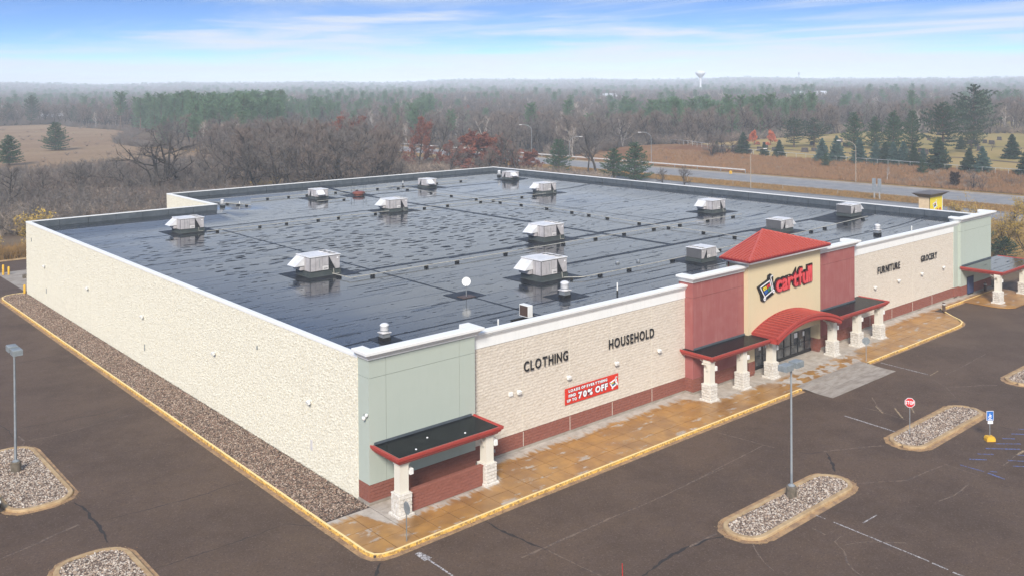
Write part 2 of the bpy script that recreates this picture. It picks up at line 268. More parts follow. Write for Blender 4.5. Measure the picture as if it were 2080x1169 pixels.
# ---------------------------------------------------------------- helpers
class MB:
    def __init__(s): s.v = []; s.f = []; s.m = []; s.cur = 0
    def add(s, vs, fs, mi=None):
        b = len(s.v); s.v += [tuple(v) for v in vs]; s.f += [tuple(i+b for i in f) for f in fs]; s.m += [s.cur if mi is None else mi]*len(fs); return s
    def box(s, x0, x1, y0, y1, z0, z1, mi=None):
        return s.add([(x0, y0, z0), (x1, y0, z0), (x1, y1, z0), (x0, y1, z0), (x0, y0, z1), (x1, y0, z1), (x1, y1, z1), (x0, y1, z1)],
              [(0, 3, 2, 1), (4, 5, 6, 7), (0, 1, 5, 4), (1, 2, 6, 5), (2, 3, 7, 6), (3, 0, 4, 7)], mi)
    def bbox(s, x0, x1, y0, y1, z0, z1, b=.02, mi=None):
        """box whose top edges are chamfered"""
        return s.add([(x0, y0, z0), (x1, y0, z0), (x1, y1, z0), (x0, y1, z0), (x0, y0, z1-b), (x1, y0, z1-b), (x1, y1, z1-b), (x0, y1, z1-b), (x0+b, y0+b, z1), (x1-b, y0+b, z1), (x1-b, y1-b, z1), (x0+b, y1-b, z1)],
              [(0, 3, 2, 1), (0, 1, 5, 4), (1, 2, 6, 5), (2, 3, 7, 6), (3, 0, 4, 7), (4, 5, 9, 8), (5, 6, 10, 9), (6, 7, 11, 10), (7, 4, 8, 11), (8, 9, 10, 11)], mi)
    def cyl(s, x, y, z0, z1, r0, r1=None, n=12, mi=None, cap=True):
        r1 = r0 if r1 is None else r1
        vs = [(x+r0*math.cos(2*math.pi*i/n), y+r0*math.sin(2*math.pi*i/n), z0) for i in range(n)]+[(x+r1*math.cos(2*math.pi*i/n), y+r1*math.sin(2*math.pi*i/n), z1) for i in range(n)]
        fs = [(i, (i+1) % n, n+(i+1) % n, n+i) for i in range(n)]
        if cap: fs += [tuple(range(n-1, -1, -1)), tuple(range(n, 2*n))]
        return s.add(vs, fs, mi)
    def lathe(s, x, y, prof, n=16, mi=None):
        vs = [(x+r*math.cos(2*math.pi*i/n), y+r*math.sin(2*math.pi*i/n), z) for r, z in prof for i in range(n)]
        fs = [(j*n+i, j*n+(i+1) % n, (j+1)*n+(i+1) % n, (j+1)*n+i) for j in range(len(prof)-1) for i in range(n)]
        return s.add(vs, fs, mi)
    def tube(s, pts, r, n=5, mi=None, r1=None, cap=True):
        pts = [Vector(p) for p in pts]; k = len(pts); vs = []
        for i, p in enumerate(pts):
            d = (pts[min(i+1, k-1)]-pts[max(i-1, 0)]).normalized()
            u = d.cross(Vector((0, 0, 1)) if abs(d.z) < .9 else Vector((1, 0, 0))).normalized(); w = d.cross(u)
            rr = r if r1 is None else r+(r1-r)*i/(k-1)
            vs += [p+(u*math.cos(2*math.pi*j/n)+w*math.sin(2*math.pi*j/n))*rr for j in range(n)]
        fs = [(i*n+j, i*n+(j+1) % n, (i+1)*n+(j+1) % n, (i+1)*n+j) for i in range(k-1) for j in range(n)]
        if cap: fs += [tuple(range(n-1, -1, -1)), tuple((k-1)*n+j for j in range(n))]
        return s.add(vs, fs, mi)
    def prism(s, outline, a, b, plane='xy', mi=None):
        """outline in a plane, extruded between a and b along the third axis"""
        n = len(outline)
        mk = {'xy': lambda p, q: (p[0], p[1], q), 'xz': lambda p, q: (p[0], q, p[1]), 'yz': lambda p, q: (q, p[0], p[1])}[plane]
        vs = [mk(p, a) for p in outline]+[mk(p, b) for p in outline]
        return s.add(vs, [tuple(range(n-1, -1, -1)), tuple(range(n, 2*n))]+[(i, (i+1) % n, n+(i+1) % n, n+i) for i in range(n)], mi)
    def sweep(s, path, prof, closed=False, mi=None, cap=True):
        """profile of (outward offset, z) swept along an xy path, outward = right of travel"""
        n = len(path); P = [Vector(p) for p in path]; rows = []
        def nrm(a, b): d = (b-a).normalized(); return Vector((d.y, -d.x))
        for i in range(n):
            if closed: na, nb = nrm(P[i-1], P[i]), nrm(P[i], P[(i+1) % n])
            else: na = nrm(P[max(i-1, 0)], P[max(i, 1)]); nb = nrm(P[min(i, n-2)], P[min(i+1, n-1)])
            m = (na+nb); m = m/max(.35, (1+na.dot(nb)))
            rows.append([(P[i].x+m.x*o, P[i].y+m.y*o, z) for o, z in prof])
        k = len(prof); vs = [v for r in rows for v in r]
        fs = [(i*k+j, ((i+1) % n)*k+j, ((i+1) % n)*k+j+1, i*k+j+1) for i in range(n if closed else n-1) for j in range(k-1)]
        if cap and not closed: fs += [tuple(range(k)), tuple((n-1)*k+j for j in range(k-1, -1, -1))]
        return s.add(vs, fs, mi)
    def build(s, name, mats, parent=None, smooth=False, loc=None):
        me = bpy.data.meshes.new(name); me.from_pydata(s.v, [], s.f)
        if not isinstance(mats, (list, tuple)): mats = [mats]
        for m in mats: me.materials.append(M[m] if isinstance(m, str) else m)
        if len(mats) > 1: me.polygons.foreach_set('material_index', s.m)
        if smooth: me.polygons.foreach_set('use_smooth', [True]*len(me.polygons))
        me.update()
        return put(name, me, parent, loc)
def put(name, me, parent=None, loc=None, rot=None, scl=None):
    o = bpy.data.objects.new(name, me); col.objects.link(o)
    if parent: o.parent = parent
    if loc is not None: o.location = loc
    if rot is not None: o.rotation_euler = rot if isinstance(rot, (tuple, Euler)) else (0, 0, rot)
    if scl is not None: o.scale = (scl,)*3 if isinstance(scl, (int, float)) else scl
    return o
def tag(o, label=None, cat=None, group=None, kind=None):
    if label: o['label'] = label
    if cat: o['category'] = cat
    if group: o['group'] = group
    if kind: o['kind'] = kind
    return o
def empty(name, loc=(0, 0, 0), rz=0, sc=1):
    o = bpy.data.objects.new(name, None); col.objects.link(o); o.location = loc; o.rotation_euler = (0, 0, rz); o.scale = (sc,)*3; o.empty_display_size = .3; return o
kids = {}
def children(o): return [c for c in bpy.data.objects if c.parent == o]
def copy_tree(o, parent=None, ch=None):
    c = o.copy(); col.objects.link(c); c.parent = parent
    for k in (children(o)): copy_tree(k, c)
    return c
def make_copier(o):
    """cache the hierarchy once, so that copying is cheap"""
    h = [(k, [(g, []) for g in children(k)]) for k in children(o)]
    def cp(loc, rz=0, sc=1):
        c = o.copy(); col.objects.link(c); c.location = loc; c.rotation_euler = (0, 0, rz); c.scale = (sc,)*3 if isinstance(sc, (int, float)) else sc
        for k, gs in h:
            d = k.copy(); col.objects.link(d); d.parent = c
            for g, _ in gs:
                e = g.copy(); col.objects.link(e); e.parent = d
        return c
    return cp
def rrect(x0, x1, y0, y1, r, n=8):
    """clockwise rounded rectangle, so that outward is left... returned so that sweep's outward points out"""
    out = []
    for cx, cy, a0 in ((x1-r, y0+r, -90), (x1-r, y1-r, 0), (x0+r, y1-r, 90), (x0+r, y0+r, 180)):
        for i in range(n+1):
            a = R(a0+90*i/n); out.append((cx+r*math.cos(a), cy+r*math.sin(a)))
    return out  # counter-clockwise: right of travel is outward
def ss(a, b, x):
    t = max(0., min(1., (x-a)/(b-a))); return t*t*(3-2*t)
def hgt(x, y):
    e = 3.6*ss(184, 216, x)*(1-ss(150, 205, y)); r = math.hypot(x-40, y-40); a = math.atan2(y-40, x-40)
    far = ss(1300, 4200, r)*(24+4*math.sin(a*9+1)+3*math.sin(a*23+.5)+2*math.sin(a*41+2))
    mid = ss(350, 900, r)*(2.2+1.6*math.sin(a*6+2.2)+5*math.exp(-((math.degrees(a)-27)/9)**2))
    return e+far+mid
# ================================================================ GROUND
def sheet(name, mat, x0, x1, y0, y1, step, dz, fn=None, kind='structure', edge=0, label=None):
    nx, ny = max(1, int((x1-x0)/step)), max(1, int((y1-y0)/step)); vs = []; fs = []
    for j in range(ny+1):
        for i in range(nx+1):
            x, y = x0+(x1-x0)*i/nx, y0+(y1-y0)*j/ny
            if fn: x, y = fn(x, y)
            vs.append((x, y, hgt(x, y)+dz))
    for j in range(ny):
        for i in range(nx): a = j*(nx+1)+i; fs.append((a, a+1, a+nx+2, a+nx+1))
    o = MB().add(vs, fs).build(name, mat); tag(o, label=label, kind=kind); return o
def polar_ground():
    rs = [0, 40, 80, 120]+list(range(126, 420, 6))+[420*1.045**k for k in range(1, 58)]; na = 300; vs = []; fs = []
    for r in rs:
        for i in range(na):
            a = 2*math.pi*i/na; x, y = 40+r*math.cos(a), 40+r*math.sin(a); vs.append((x, y, hgt(x, y)-.32))
    for j in range(len(rs)-1):
        for i in range(na): fs.append((j*na+i, (j+1)*na+i, (j+1)*na+(i+1) % na, j*na+(i+1) % na))
    tag(MB().add(vs, fs).build('ground', 'woodland_floor', smooth=True), 'brown leaf-littered woodland ground reaching to the hazy horizon', kind='structure')
polar_ground()
AZ = -.14
def flat(name, mat, pts, z, parent=None, label=None, kind='structure', thick=None):
    mb = MB()
    if thick: mb.prism(pts, z-thick, z)
    else: mb.add([(x, y, z) for x, y in pts], [tuple(range(len(pts)))])
    o = mb.build(name, mat, parent)
    if not parent: tag(o, label, kind=kind)
    return o
lot = MB()
lot.box(-95, 97, -95, 0, AZ-.1, AZ).box(-95, 0.0, 0, 98.5, AZ-.1, AZ).box(0, 22.6, 74.0, 98.5, AZ-.1, AZ)
lot = tag(lot.build('parking_lot', 'asphalt'), 'dark brown asphalt parking lot with cracks and faded lines', kind='structure')
flat('service_pad', 'apron_concrete', [(.2, 76), (22, 76), (22, 90), (.2, 90)], AZ+.006, label='pale concrete service pad behind the notch of the store')
flat('rear_curb', 'island_concrete', [(-60, 98.5), (22, 98.5), (22, 98.8), (-60, 98.8)], .02, thick=.2, label='tan concrete curb along the rear edge of the lot')
# cracks and painted lines, thin sheets on the asphalt
def ribbon(pts, w, z, jit=0., sub=.35, ragged=0., taper=False):
    P = [Vector((p[0], p[1])) for p in pts]; L = []
    for a, b in zip(P, P[1:]):
        n = max(1, int((b-a).length/sub))
        for i in range(n): L.append(a+(b-a)*i/n)
    L.append(P[-1]); vs = []; fs = []; n = len(L); o1 = 0
    for i, p in enumerate(L):
        d = (L[min(i+1, n-1)]-L[max(i-1, 0)]).normalized(); q = Vector((-d.y, d.x)); o1 = o1*.6+rnd.uniform(-jit, jit)
        ww = w*(1+rnd.uniform(-ragged, ragged))
        if taper: ww *= .35+.65*math.sin(math.pi*min(1, (i+.5)/n))
        vs += [(p.x+q.x*(o1+ww/2), p.y+q.y*(o1+ww/2), z), (p.x+q.x*(o1-ww/2), p.y+q.y*(o1-ww/2), z)]
    return MB().add(vs, [(2*i, 2*i+1, 2*i+3, 2*i+2) for i in range(n-1)])
CD = [[(3.91, -5.6), (3.94, -6.63), (3.99, -7.79), (3.99, -8.59), (4.15, -9.38), (4.28, -10.19)], [(-12.47, 12.11), (-12.24, 11.05), (-12.31, 9.48), (-12.37, 7.58), (-12.49, 5.84), (-12.63, 5.9)], [(-12.64, 29.0), (-12.46, 27.29), (-12.52, 25.38)], [(-15.28, 25.9), (-12.59, 26.17)], [(-2.92, -5.57), (-3.34, -6.03), (-3.81, -6.49)], [(26.61, -13.14), (25.5, -14.07), (24.3, -15.03)], [(12.67, -15.48), (11.4, -15.15), (10.08, -14.89), (8.52, -14.86), (7.13, -15.06), (5.99, -15.24)], [(-12.24, 8.61), (-9.78, 8.42), (-6.89, 8.15), (-3.6, 8.32)], [(-11.72, 1.51), (-8.44, 1.36), (-4.54, 1.52)], [(-12.48, 27.5), (-9.75, 27.06), (-6.74, 26.46), (-4.37, 26.92)], [(-4.54, 1.52), (-3.87, 0.72), (-3.16, 0.01)], [(39.7, -18.28), (39.72, -19.06), (39.74, -19.57)], [(25.18, -11.85), (25.7, -12.54), (26.63, -12.85)], [(-6.02, 59.36), (-3.42, 58.35)], [(-12, 45.2), (-7, 44.6), (-3.6, 44.9)]]
CT = [[(-17.29, 7.72), (-15.81, 8.1), (-14.45, 8.69), (-13.1, 9.0)], [(-12.25, 25.68), (-12.17, 24.35), (-12.53, 23.46)], [(-12.17, 24.35), (-10.52, 24.12), (-8.26, 24.36), (-6.39, 24.72), (-4.76, 24.67)], [(2.75, -9.98), (4.45, -10.0), (7.02, -9.98), (9.45, -10.0)], [(9.45, -10.0), (12.88, -10.18), (16.23, -10.04), (19.57, -10.11)], [(4.28, -10.19), (4.35, -11.93), (4.46, -13.87)], [(16.19, -10.07), (18.66, -9.97), (21.64, -9.76), (24.71, -9.63)], [(24.2, -5.82), (24.51, -8.52), (24.76, -10.35)], [(26.63, -12.85), (27.38, -13.26), (28.97, -14.06), (30.55, -15.02)], [(23.6, -16.73), (25.28, -17.85), (26.3, -18.58), (28.46, -18.78), (30.42, -19.12)], [(30.42, -19.12), (30.27, -20.4), (30.3, -21.21)], [(10.03, -14.93), (11.0, -14.95), (12.24, -15.04)], [(12.83, -16.87), (12.01, -17.8), (11.56, -18.45), (11.26, -19.22)], [(16.99, -19.58), (16.13, -19.67), (15.61, -20.47), (14.66, -21.22), (14.17, -21.81), (14.03, -22.31)], [(16.05, -20.17), (17.4, -20.81), (18.84, -22.23)], [(16.61, -18.05), (16.46, -18.96)], [(46.58, -10.86), (45.37, -12.44), (43.49, -14.06)], [(45.63, -12.48), (46.76, -13.37), (47.92, -14.03), (48.9, -14.91)], [(36.33, -10.35), (36.42, -11.84), (36.12, -13.48), (36.07, -14.23)], [(38.88, -9.7), (37.49, -10.83), (36.28, -11.99)], [(38.41, -11.66), (37.07, -12.71), (36.17, -13.53)], [(48.63, -10.98), (52.57, -10.9), (57.1, -10.68)], [(32.93, -21.57), (34.69, -21.49), (36.18, -21.53)], [(24.91, -21.13), (26.37, -21.39), (28.7, -21.3)]]
for i, l in enumerate(CD): ribbon(l, .17 if i in (0, 1, 5, 6, 4) else .05, AZ+.005, .06, .25, .6, True).build('crack', 'crack_dark', lot)
for i, l in enumerate(CT): ribbon(l, .12 if i in (0, 3, 8, 1, 11, 17) else .07, AZ+.009, .03, .3, .5).build('crack', 'crack_tan', lot)
for l, w in [([(-0.95, -6.0), (-0.9, -6.92)], .42), ([(-0.9, -6.92), (-0.95, -9.04)], .1), ([(18.11, -18.47), (17.82, -23.91)], .1), ([(17.77, -24.08), (17.71, -24.89)], .1), ([(17.65, -25.16), (17.62, -26.9)], .1), ([(18.13, -17.38), (18.11, -17.99)], .05), ([(33.67, -10.35), (33.4, -14.26)], .12), ([(47.79, -5.79), (47.53, -9.99)], .12), ([(19.21, -19.61), (20.66, -19.64)], .07)]:
    ribbon(l, w, AZ+.013, 0, .3, .25).build('paint_line', 'paint_white', lot)
for l, w in [([(37.23, -10.88), (36.22, -11.95)], .12), ([(37.86, -12.02), (36.31, -13.38)], .12), ([(47.42, -10.23), (49.23, -10.09)], .08), ([(35.38, -21.47), (36.4, -21.51)], .15), ([(39.13, -12.6), (37.92, -13.48)], .1)]:
    ribbon(l, w, AZ+.013, 0, .3, .3).build('paint_line', 'paint_faded_yellow', lot)
for l in [[(31.04, -19.72), (31.09, -21.15)], [(32.37, -19.73), (33.1, -20.5)], [(33.63, -19.72), (34.32, -20.43)], [(34.95, -19.69), (36.5, -21.26)], [(36.3, -19.79), (37.46, -20.91)], [(37.57, -19.7), (38.13, -20.29)], [(38.88, -19.79), (39.44, -20.39)], [(40.19, -19.76), (40.8, -20.5)], [(31.06, -21.41), (30.88, -22.45)], [(31.38, -21.37), (31.63, -21.73)], [(35.35, -21.52), (35.9, -22.1)], [(33.99, -21.45), (34.96, -22.55)], [(33.31, -22.0), (34.0, -22.8)]]:
    ribbon(l, .13, AZ+.013, 0, .3, .3).build('paint_line', 'paint_blue', lot)

# sidewalk and curbs ------------------------------------------------
E_ = [(-2.95, -.15), (-2.95, -4.55)]+[(-2.0+.95*math.cos(R(a)), -4.3+.95*math.sin(R(a))) for a in range(190, 271, 16)]
right_end = [(63.6, -5.25), (65.2, -5.15), (66.3, -4.8), (67.1, -4.2), (67.9, -3.2), (68.9, -2.1), (69.8, -1.25), (70.3, -.98), (84.7, -.95)]
walk = tag(bpy.data.objects.new('sidewalk', None), 'ochre-stained concrete sidewalk of square slabs along the store front', kind='structure'); col.objects.link(walk)
flat('walk_base', 'gravel_bed', [(-2.9, -.2), (-2.9, -5.0), (64.5, -5.0), (69.5, -1.2), (70.4, -.9), (84.6, -.9), (84.6, .3), (0, .3)], -.02, walk, thick=.12)
def clip_poly(poly, a, b, c):
    out = []
    for i in range(len(poly)):
        p, q = poly[i-1], poly[i]; dp = a*p[0]+b*p[1]-c; dq = a*q[0]+b*q[1]-c
        if (dp < 0) != (dq < 0):
            t = dp/(dp-dq); out.append((p[0]+(q[0]-p[0])*t, p[1]+(q[1]-p[1])*t))
        if dq < 0: out.append(q)
    return out
def curb_end_clip(poly):
    poly = clip_poly(poly, -1, 0, 2.9)
    poly = clip_poly(poly, -1, -1, 7.38)      # near corner
    poly = clip_poly(poly, .88, -.95, 62.55)
    return poly
ys_ = [-5.15, -3.72, -2.28, -.85, .38]; g = .02
for i in range(60):
    x0 = -3.0+1.46*i; x1 = x0+1.46
    for j in range(4):
        if x1 > 69.5 and j < 3: continue
        if x1 < .2 and j == 3: y1 = -.15
        else: y1 = ys_[j+1]
        if x0 > 35.6 and x1 < 46.4 and j == 0: pass
        p = (curb_end_clip if j < 3 else (lambda q: q))([(x0+g, ys_[j]+g), (x1-g, ys_[j]+g), (x1-g, y1-g), (x0+g, y1-g)])
        if x0 > 84: continue
        if len(p) > 2: MB().prism(p, -.12, rnd.uniform(-.004, .002)).build('slab', 'sidewalk_concrete', walk)
def curb_run(name, path, label, lip=.16, closed=False, top='curb_yellow', side='curb_yellow_side', gut=.0, z1=.012):
    o = MB().sweep(path, [(-lip, -.1), (-lip, z1), (-.03, z1)], closed, 0, cap=False).sweep(path, [(-.03, z1), (0, z1-.03), (.02, AZ+.004)], closed, 1, cap=False)
    if gut: o.sweep(path, [(.02, AZ+.006), (gut, AZ+.003)], closed, 2, cap=False)
    o = o.build(name, [top, side, 'gutter_ochre']); tag(o, label, kind='structure'); return o
# travel so that the lot is on the right: start at the back of the side strip
sidep = [(-.25, 74.62), (-1.4, 74.62), (-2.2, 74.3), (-2.8, 73.4), (-3.0, 72.2), (-3.08, -.3)]
cornr = [(-3.05, -4.4), (-2.9, -4.9), (-2.5, -5.2), (-1.9, -5.3)]
curb_run('yellow_curb', sidep+[(-3.06, -2)]+[(-3.06, -4.0)]+cornr+[(7.2, -5.2), (22.6, -5.2), (36.3, -5.28)], 'worn yellow-painted curb round the stone strip and sidewalk', gut=.34)
curb_run('yellow_curb', [(46.6, -5.3), (54, -5.3)]+right_end, 'worn yellow-painted curb curving back to the wall past the entrance', gut=.22)
flat('curb_ramp', 'apron_concrete', [(36.5, -5.3), (46.4, -5.3), (46.4, -4.6), (36.5, -4.6)], .008, thick=.1, label='flush concrete ramp edge in front of the entrance')
apron = tag(empty('concrete_apron'), 'grey concrete apron in the asphalt before the entrance', kind='structure')
for i in range(4):
    for j in range(2):
        x0, x1 = 36.5+2.5*i, 36.5+2.5*i+2.48; y0, y1 = -7.8+1.28*j, -7.8+1.28*j+1.265
        MB().add([(x0, y0, AZ+.012), (x1, y0, AZ+.012), (x1, y1, AZ+.012 if j == 0 else -.02), (x0, y1, AZ+.012 if j == 0 else -.02)], [(0, 1, 2, 3)]).build('slab', 'apron_concrete', apron)
# side stone strip
def stones(name, inside, bbox, dens, smin, smax, mat, z0, label, seed, parent=None, kind='stuff'):
    r = np.random.default_rng(seed); x0, x1, y0, y1 = bbox; n = int((x1-x0)*(y1-y0)*dens)
    P = np.column_stack([r.uniform(x0, x1, n), r.uniform(y0, y1, n)]); keep = np.array([inside(a, b) for a, b in P]); P = P[keep]; n = len(P)
    base = np.array([(1, 0, 0), (0, 1, 0), (-1, 0, 0), (0, -1, 0), (0, 0, .8), (.55, .5, .5), (-.5, -.55, .5)]); F = np.array([(0, 5, 4), (0, 1, 5), (1, 4, 5), (1, 2, 4), (2, 6, 4), (2, 3, 6), (3, 4, 6), (3, 0, 4)])
    s = r.uniform(smin, smax, n)[:, None]*np.array([1, 1, 1])*r.uniform(.55, 1.25, (n, 3)); a = r.uniform(0, 6.283, n)
    V = base[None]*(1+r.uniform(-.22, .22, (n, 7, 3)))*s[:, None, :]
    X = V[..., 0]*np.cos(a)[:, None]-V[..., 1]*np.sin(a)[:, None]+P[:, 0:1]; Y = V[..., 0]*np.sin(a)[:, None]+V[..., 1]*np.cos(a)[:, None]+P[:, 1:2]
    Z = V[..., 2]+z0+r.uniform(-.02, .03, n)[:, None]
    me = np_mesh(name, np.stack([X, Y, Z], -1).reshape(-1, 3), (F[None]+(np.arange(n)*7)[:, None, None]).reshape(-1, 3))
    me.materials.append(M[mat]); o = put(name, me, parent); tag(o, label, kind=kind); return o
def np_mesh(name, V, F, MI=None):
    me = bpy.data.meshes.new(name); k = F.shape[1]; me.vertices.add(len(V)); me.vertices.foreach_set('co', V.astype(np.float32).ravel())
    me.loops.add(F.size); me.loops.foreach_set('vertex_index', F.astype(np.int32).ravel()); me.polygons.add(len(F)); me.polygons.foreach_set('loop_start', np.arange(0, F.size, k, dtype=np.int32))
    if MI is not None: me.polygons.foreach_set('material_index', MI.astype(np.int32))
    me.update(calc_edges=True); me.shade_flat(); return me
flat('strip_bed', 'gravel_bed', [(-2.95, -.2), (-.02, .06), (-.02, 74.4), (-2.2, 74.3), (-2.9, 73)], -.06, thick=.1, label='earth bed under the reddish stones beside the long wall')
stones('landscape_stones', lambda x, y: (y > .05 or x < -.2 and y > -.15*(1+x)) and (y < 73 or (x+1.2)**2+(y-73)**2 < 2.2), (-2.88, -.05, -.3, 74.5), 215, .036, .076, 'stones_red', -.05, 'loose reddish brown stones filling the strip beside the long wall', 3)
# traffic islands
def island(x0, x1, y0, y1, r, label, seed, big=.5):
    t = tag(empty('traffic_island', ((x0+x1)/2, (y0+y1)/2, 0)), label, 'traffic island', 'curbed stone islands in the parking lot')
    ox, oy = (x0+x1)/2, (y0+y1)/2; P = [(a-ox, b-oy) for a, b in rrect(x0, x1, y0, y1, r, 10)]
    MB().sweep(P, [(-.10, -.05), (-.10, .02), (.12, .02), (.16, -.02), (.17, AZ+.012)], True).build('curb', 'island_concrete', t)
    G = []
    for i, p in enumerate(P): G.append(p)
    mb = MB(); n = len(P); vs = []
    for i, p in enumerate(P):
        d = (Vector(P[(i+1) % n])-Vector(P[i-1])).normalized(); o = Vector((d.y, -d.x)); w = big*rnd.uniform(.86, 1.14)
        vs += [(p[0]+o.x*.16, p[1]+o.y*.16, AZ+.016), (p[0]+o.x*w, p[1]+o.y*w, AZ+.012)]
    mb.add(vs, [(2*i, 2*i+1, (2*i+3) % (2*n), (2*i+2) % (2*n)) for i in range(n)]); mb.build('gutter', 'gutter_ochre', t)
    MB().prism([(a*.985, b*.97) for a, b in P], -.1, -.045).build('bed', 'gravel_bed_pale', t)
    def ins(x, y):
        qx = max(abs(x)-((x1-x0)/2-r), 0); qy = max(abs(y)-((y1-y0)/2-r), 0); return math.hypot(qx, qy) < r-.1
    o = stones('landscape_stones', ins, (x0-ox, x1-ox, y0-oy, y1-oy), 230, .036, .078, 'stones_white', -.04, None, seed, t)
    return t
island(12.75, 23.4, -16.95, -14.72, 1.1, 'long stone island holding the tall double lamp before the entrance', 11)
island(31.2, 41.75, -16.93, -14.75, 1.1, 'long stone island with the red stop sign standing in it', 12)
island(50.3, 61.0, -16.93, -14.75, 1.1, 'stone island cut by the right edge of the photo', 13)
island(-15.6, -12.2, 12.7, 23.3, 1.25, 'stone island with a double lamp left of the long wall', 14, .45)
island(-15.6, -12.2, -6.0, 5.0, 1.25, 'stone island at the bottom left corner below the lamp island', 15, .45)
# slab under the drive-up canopy
cp_ = [(75.3, -.95), (75.2, -3.6), (75.25, -4.6), (75.7, -5.4), (76.6, -5.85), (84.8, -5.95), (84.8, -.95)]
cs = tag(empty('canopy_slab'), 'concrete slab with rounded curb under the drive-up canopy at the far end', kind='structure')
for i in range(4):
    for j in range(2):
        p = clip_poly(clip_poly(clip_poly(clip_poly(list(cp_), -1, 0, -(75.1+2.44*i+.01)), 1, 0, 75.1+2.44*(i+1)-.01), 0, -1, -(-5.95+2.5*j+.01)), 0, 1, -5.95+2.5*(j+1)-.01)
        if len(p) > 2: MB().prism(p, -.1, .003).build('slab', 'sidewalk_concrete', cs)
def leaf_litter(name, pts, label, seed):
    r = np.random.default_rng(seed); n = len(pts); P = np.array(pts); a = r.uniform(0, 6.28, n); s_ = r.uniform(.02, .055, n); V = []
    for k, (q, l) in enumerate(((0, 1.), (1.9, .8), (3.6, 1.1))): V.append(np.stack([P[:, 0]+np.cos(a+q)*s_*l, P[:, 1]+np.sin(a+q)*s_*l, P[:, 2]+r.uniform(.004, .02, n)], -1))
    me = np_mesh(name, np.stack(V, 1).reshape(-1, 3), np.arange(3*n).reshape(-1, 3)); me.materials.append(M['fallen_leaf']); tag(put(name, me), label, kind='stuff')
lr = np.random.default_rng(4); LP_ = [(lr.uniform(-2.8, 63), -5.3-abs(lr.normal(0, .14)), AZ+.012) for _ in range(1500)]+[(-3.12-abs(lr.normal(0, .16)), lr.uniform(-4, 73), AZ+.012) for _ in range(1500)]
for x0, x1, y0, y1 in ((12.75, 23.4, -16.95, -14.72), (31.2, 41.75, -16.93, -14.75), (-15.6, -12.2, 12.7, 23.3), (-15.6, -12.2, -6, 5)):
    R0 = rrect(x0, x1, y0, y1, 1.1, 10)
    for _ in range(420):
        i = lr.integers(0, len(R0)); p, q = R0[i-1], R0[i]; t_ = lr.uniform(); d = Vector((q[0]-p[0], q[1]-p[1])).normalized(); w = abs(lr.normal(.25, .18)); LP_.append((p[0]+(q[0]-p[0])*t_+d.y*w, p[1]+(q[1]-p[1])*t_-d.x*w, AZ+.02))
leaf_litter('fallen_leaves', LP_, 'small brown fallen leaves and grit gathered along the curbs', 4)
# ================================================================ STORE BUILDING
store = tag(empty('store_building'), 'large single-storey store with black wet roof, cream block walls and red hip-roofed entrance', 'building')
def part(name, mb, mats, par=None, smooth=False): return mb.build(name, mats, par or store, smooth)
def block_meshes(prefix, mat, w, h, depth, relief, n, seed, j=.003):
    r = random.Random(seed); out = []
    for k in range(n):
        mb = MB(); xs = [j, w*.33, w*.66, w-j]; zs = [j, h*.5, h-j]; vs = []
        for b in range(3):
            for a in range(4):
                inner = (0 < a < 3) or b == 1
                vs.append((xs[a]+(r.uniform(-.03, .03) if 0 < a < 3 else 0), -depth-(r.uniform(.0, 1)*relief if inner else r.uniform(.1, .75)*relief), zs[b]+(r.uniform(-.02, .02) if b == 1 else 0)))
        fs = []
        for b in range(2):
            for a in range(3): i = b*4+a; fs += [(i, i+1, i+5), (i, i+5, i+4)]
        ring = [0, 1, 2, 3, 7, 11, 10, 9, 8, 4]; bk = len(vs); vs += [(vs[i][0], 0, vs[i][2]) for i in ring]
        for i in range(10): fs.append((ring[(i+1) % 10], ring[i], bk+i)); fs.append((ring[(i+1) % 10], bk+i, bk+(i+1) % 10))
        me = bpy.data.meshes.new(prefix); me.from_pydata(vs, [], fs); me.materials.append(M[mat]); me.update(); out.append((me, np.array(vs), np.array(fs)))
    return out
def block_wall(par, variants, length, height, origin, rz, w=.4, h=.2, near=300, first=None, seed=1, skip=None, fieldname='block_field', blockname='block'):
    """running-bond courses; local +X along the wall, -Y outward. The nearest ones are objects of their own."""
    r = random.Random(seed); rows = int(round(height/h)); hh = height/rows; cells = []
    for j in range(rows):
        x = -(w/2 if j % 2 else 0)
        while x < length-.02:
            a, b = max(0, x), min(length, x+w)
            if b-a > .05 and not (skip and skip((a+b)/2, (j+.5)*hh)): cells.append((a, b, j*hh, r.randrange(len(variants))))
            x += w
    cells.sort(key=first or (lambda c: c[0])); ca, sa = math.cos(rz), math.sin(rz)
    for a, b, z, k in cells[:near]:
        o = put(blockname, variants[k][0], par, (origin[0]+a*ca, origin[1]+a*sa, origin[2]+z), rz, ((b-a)/w, 1, hh/h))
    rest = cells[near:]
    if rest:
        A = np.array([(a, b, z) for a, b, z, k in rest]); K = np.array([k for *_, k in rest]); VV = []; FF = []; off = 0
        for k, (me, V, F) in enumerate(variants):
            c = A[K == k]
            if not len(c): continue
            X = V[None, :, 0]*((c[:, 1]-c[:, 0])/w)[:, None]+c[:, 0:1]; Y = np.repeat(V[None, :, 1], len(c), 0); Z = V[None, :, 2]*(hh/h)+c[:, 2:3]
            VV.append(np.stack([X*ca-Y*sa+origin[0], X*sa+Y*ca+origin[1], Z+origin[2]], -1).reshape(-1, 3))
            FF.append((F[None]+(np.arange(len(c))*len(V))[:, None, None]).reshape(-1, 3)+off); off += len(c)*len(V)
        me = np_mesh(fieldname, np.concatenate(VV), np.concatenate(FF)); me.materials.append(variants[0][0].materials[0]); tag(put(fieldname, me, par), kind='stuff')
cream_b = block_meshes('cream_block', 'split_face_cream', .4, .2, .05, .045, 14, 1)
beige_b = block_meshes('beige_block', 'front_block_beige', .4, .2, .05, .020, 12, 2, .008)
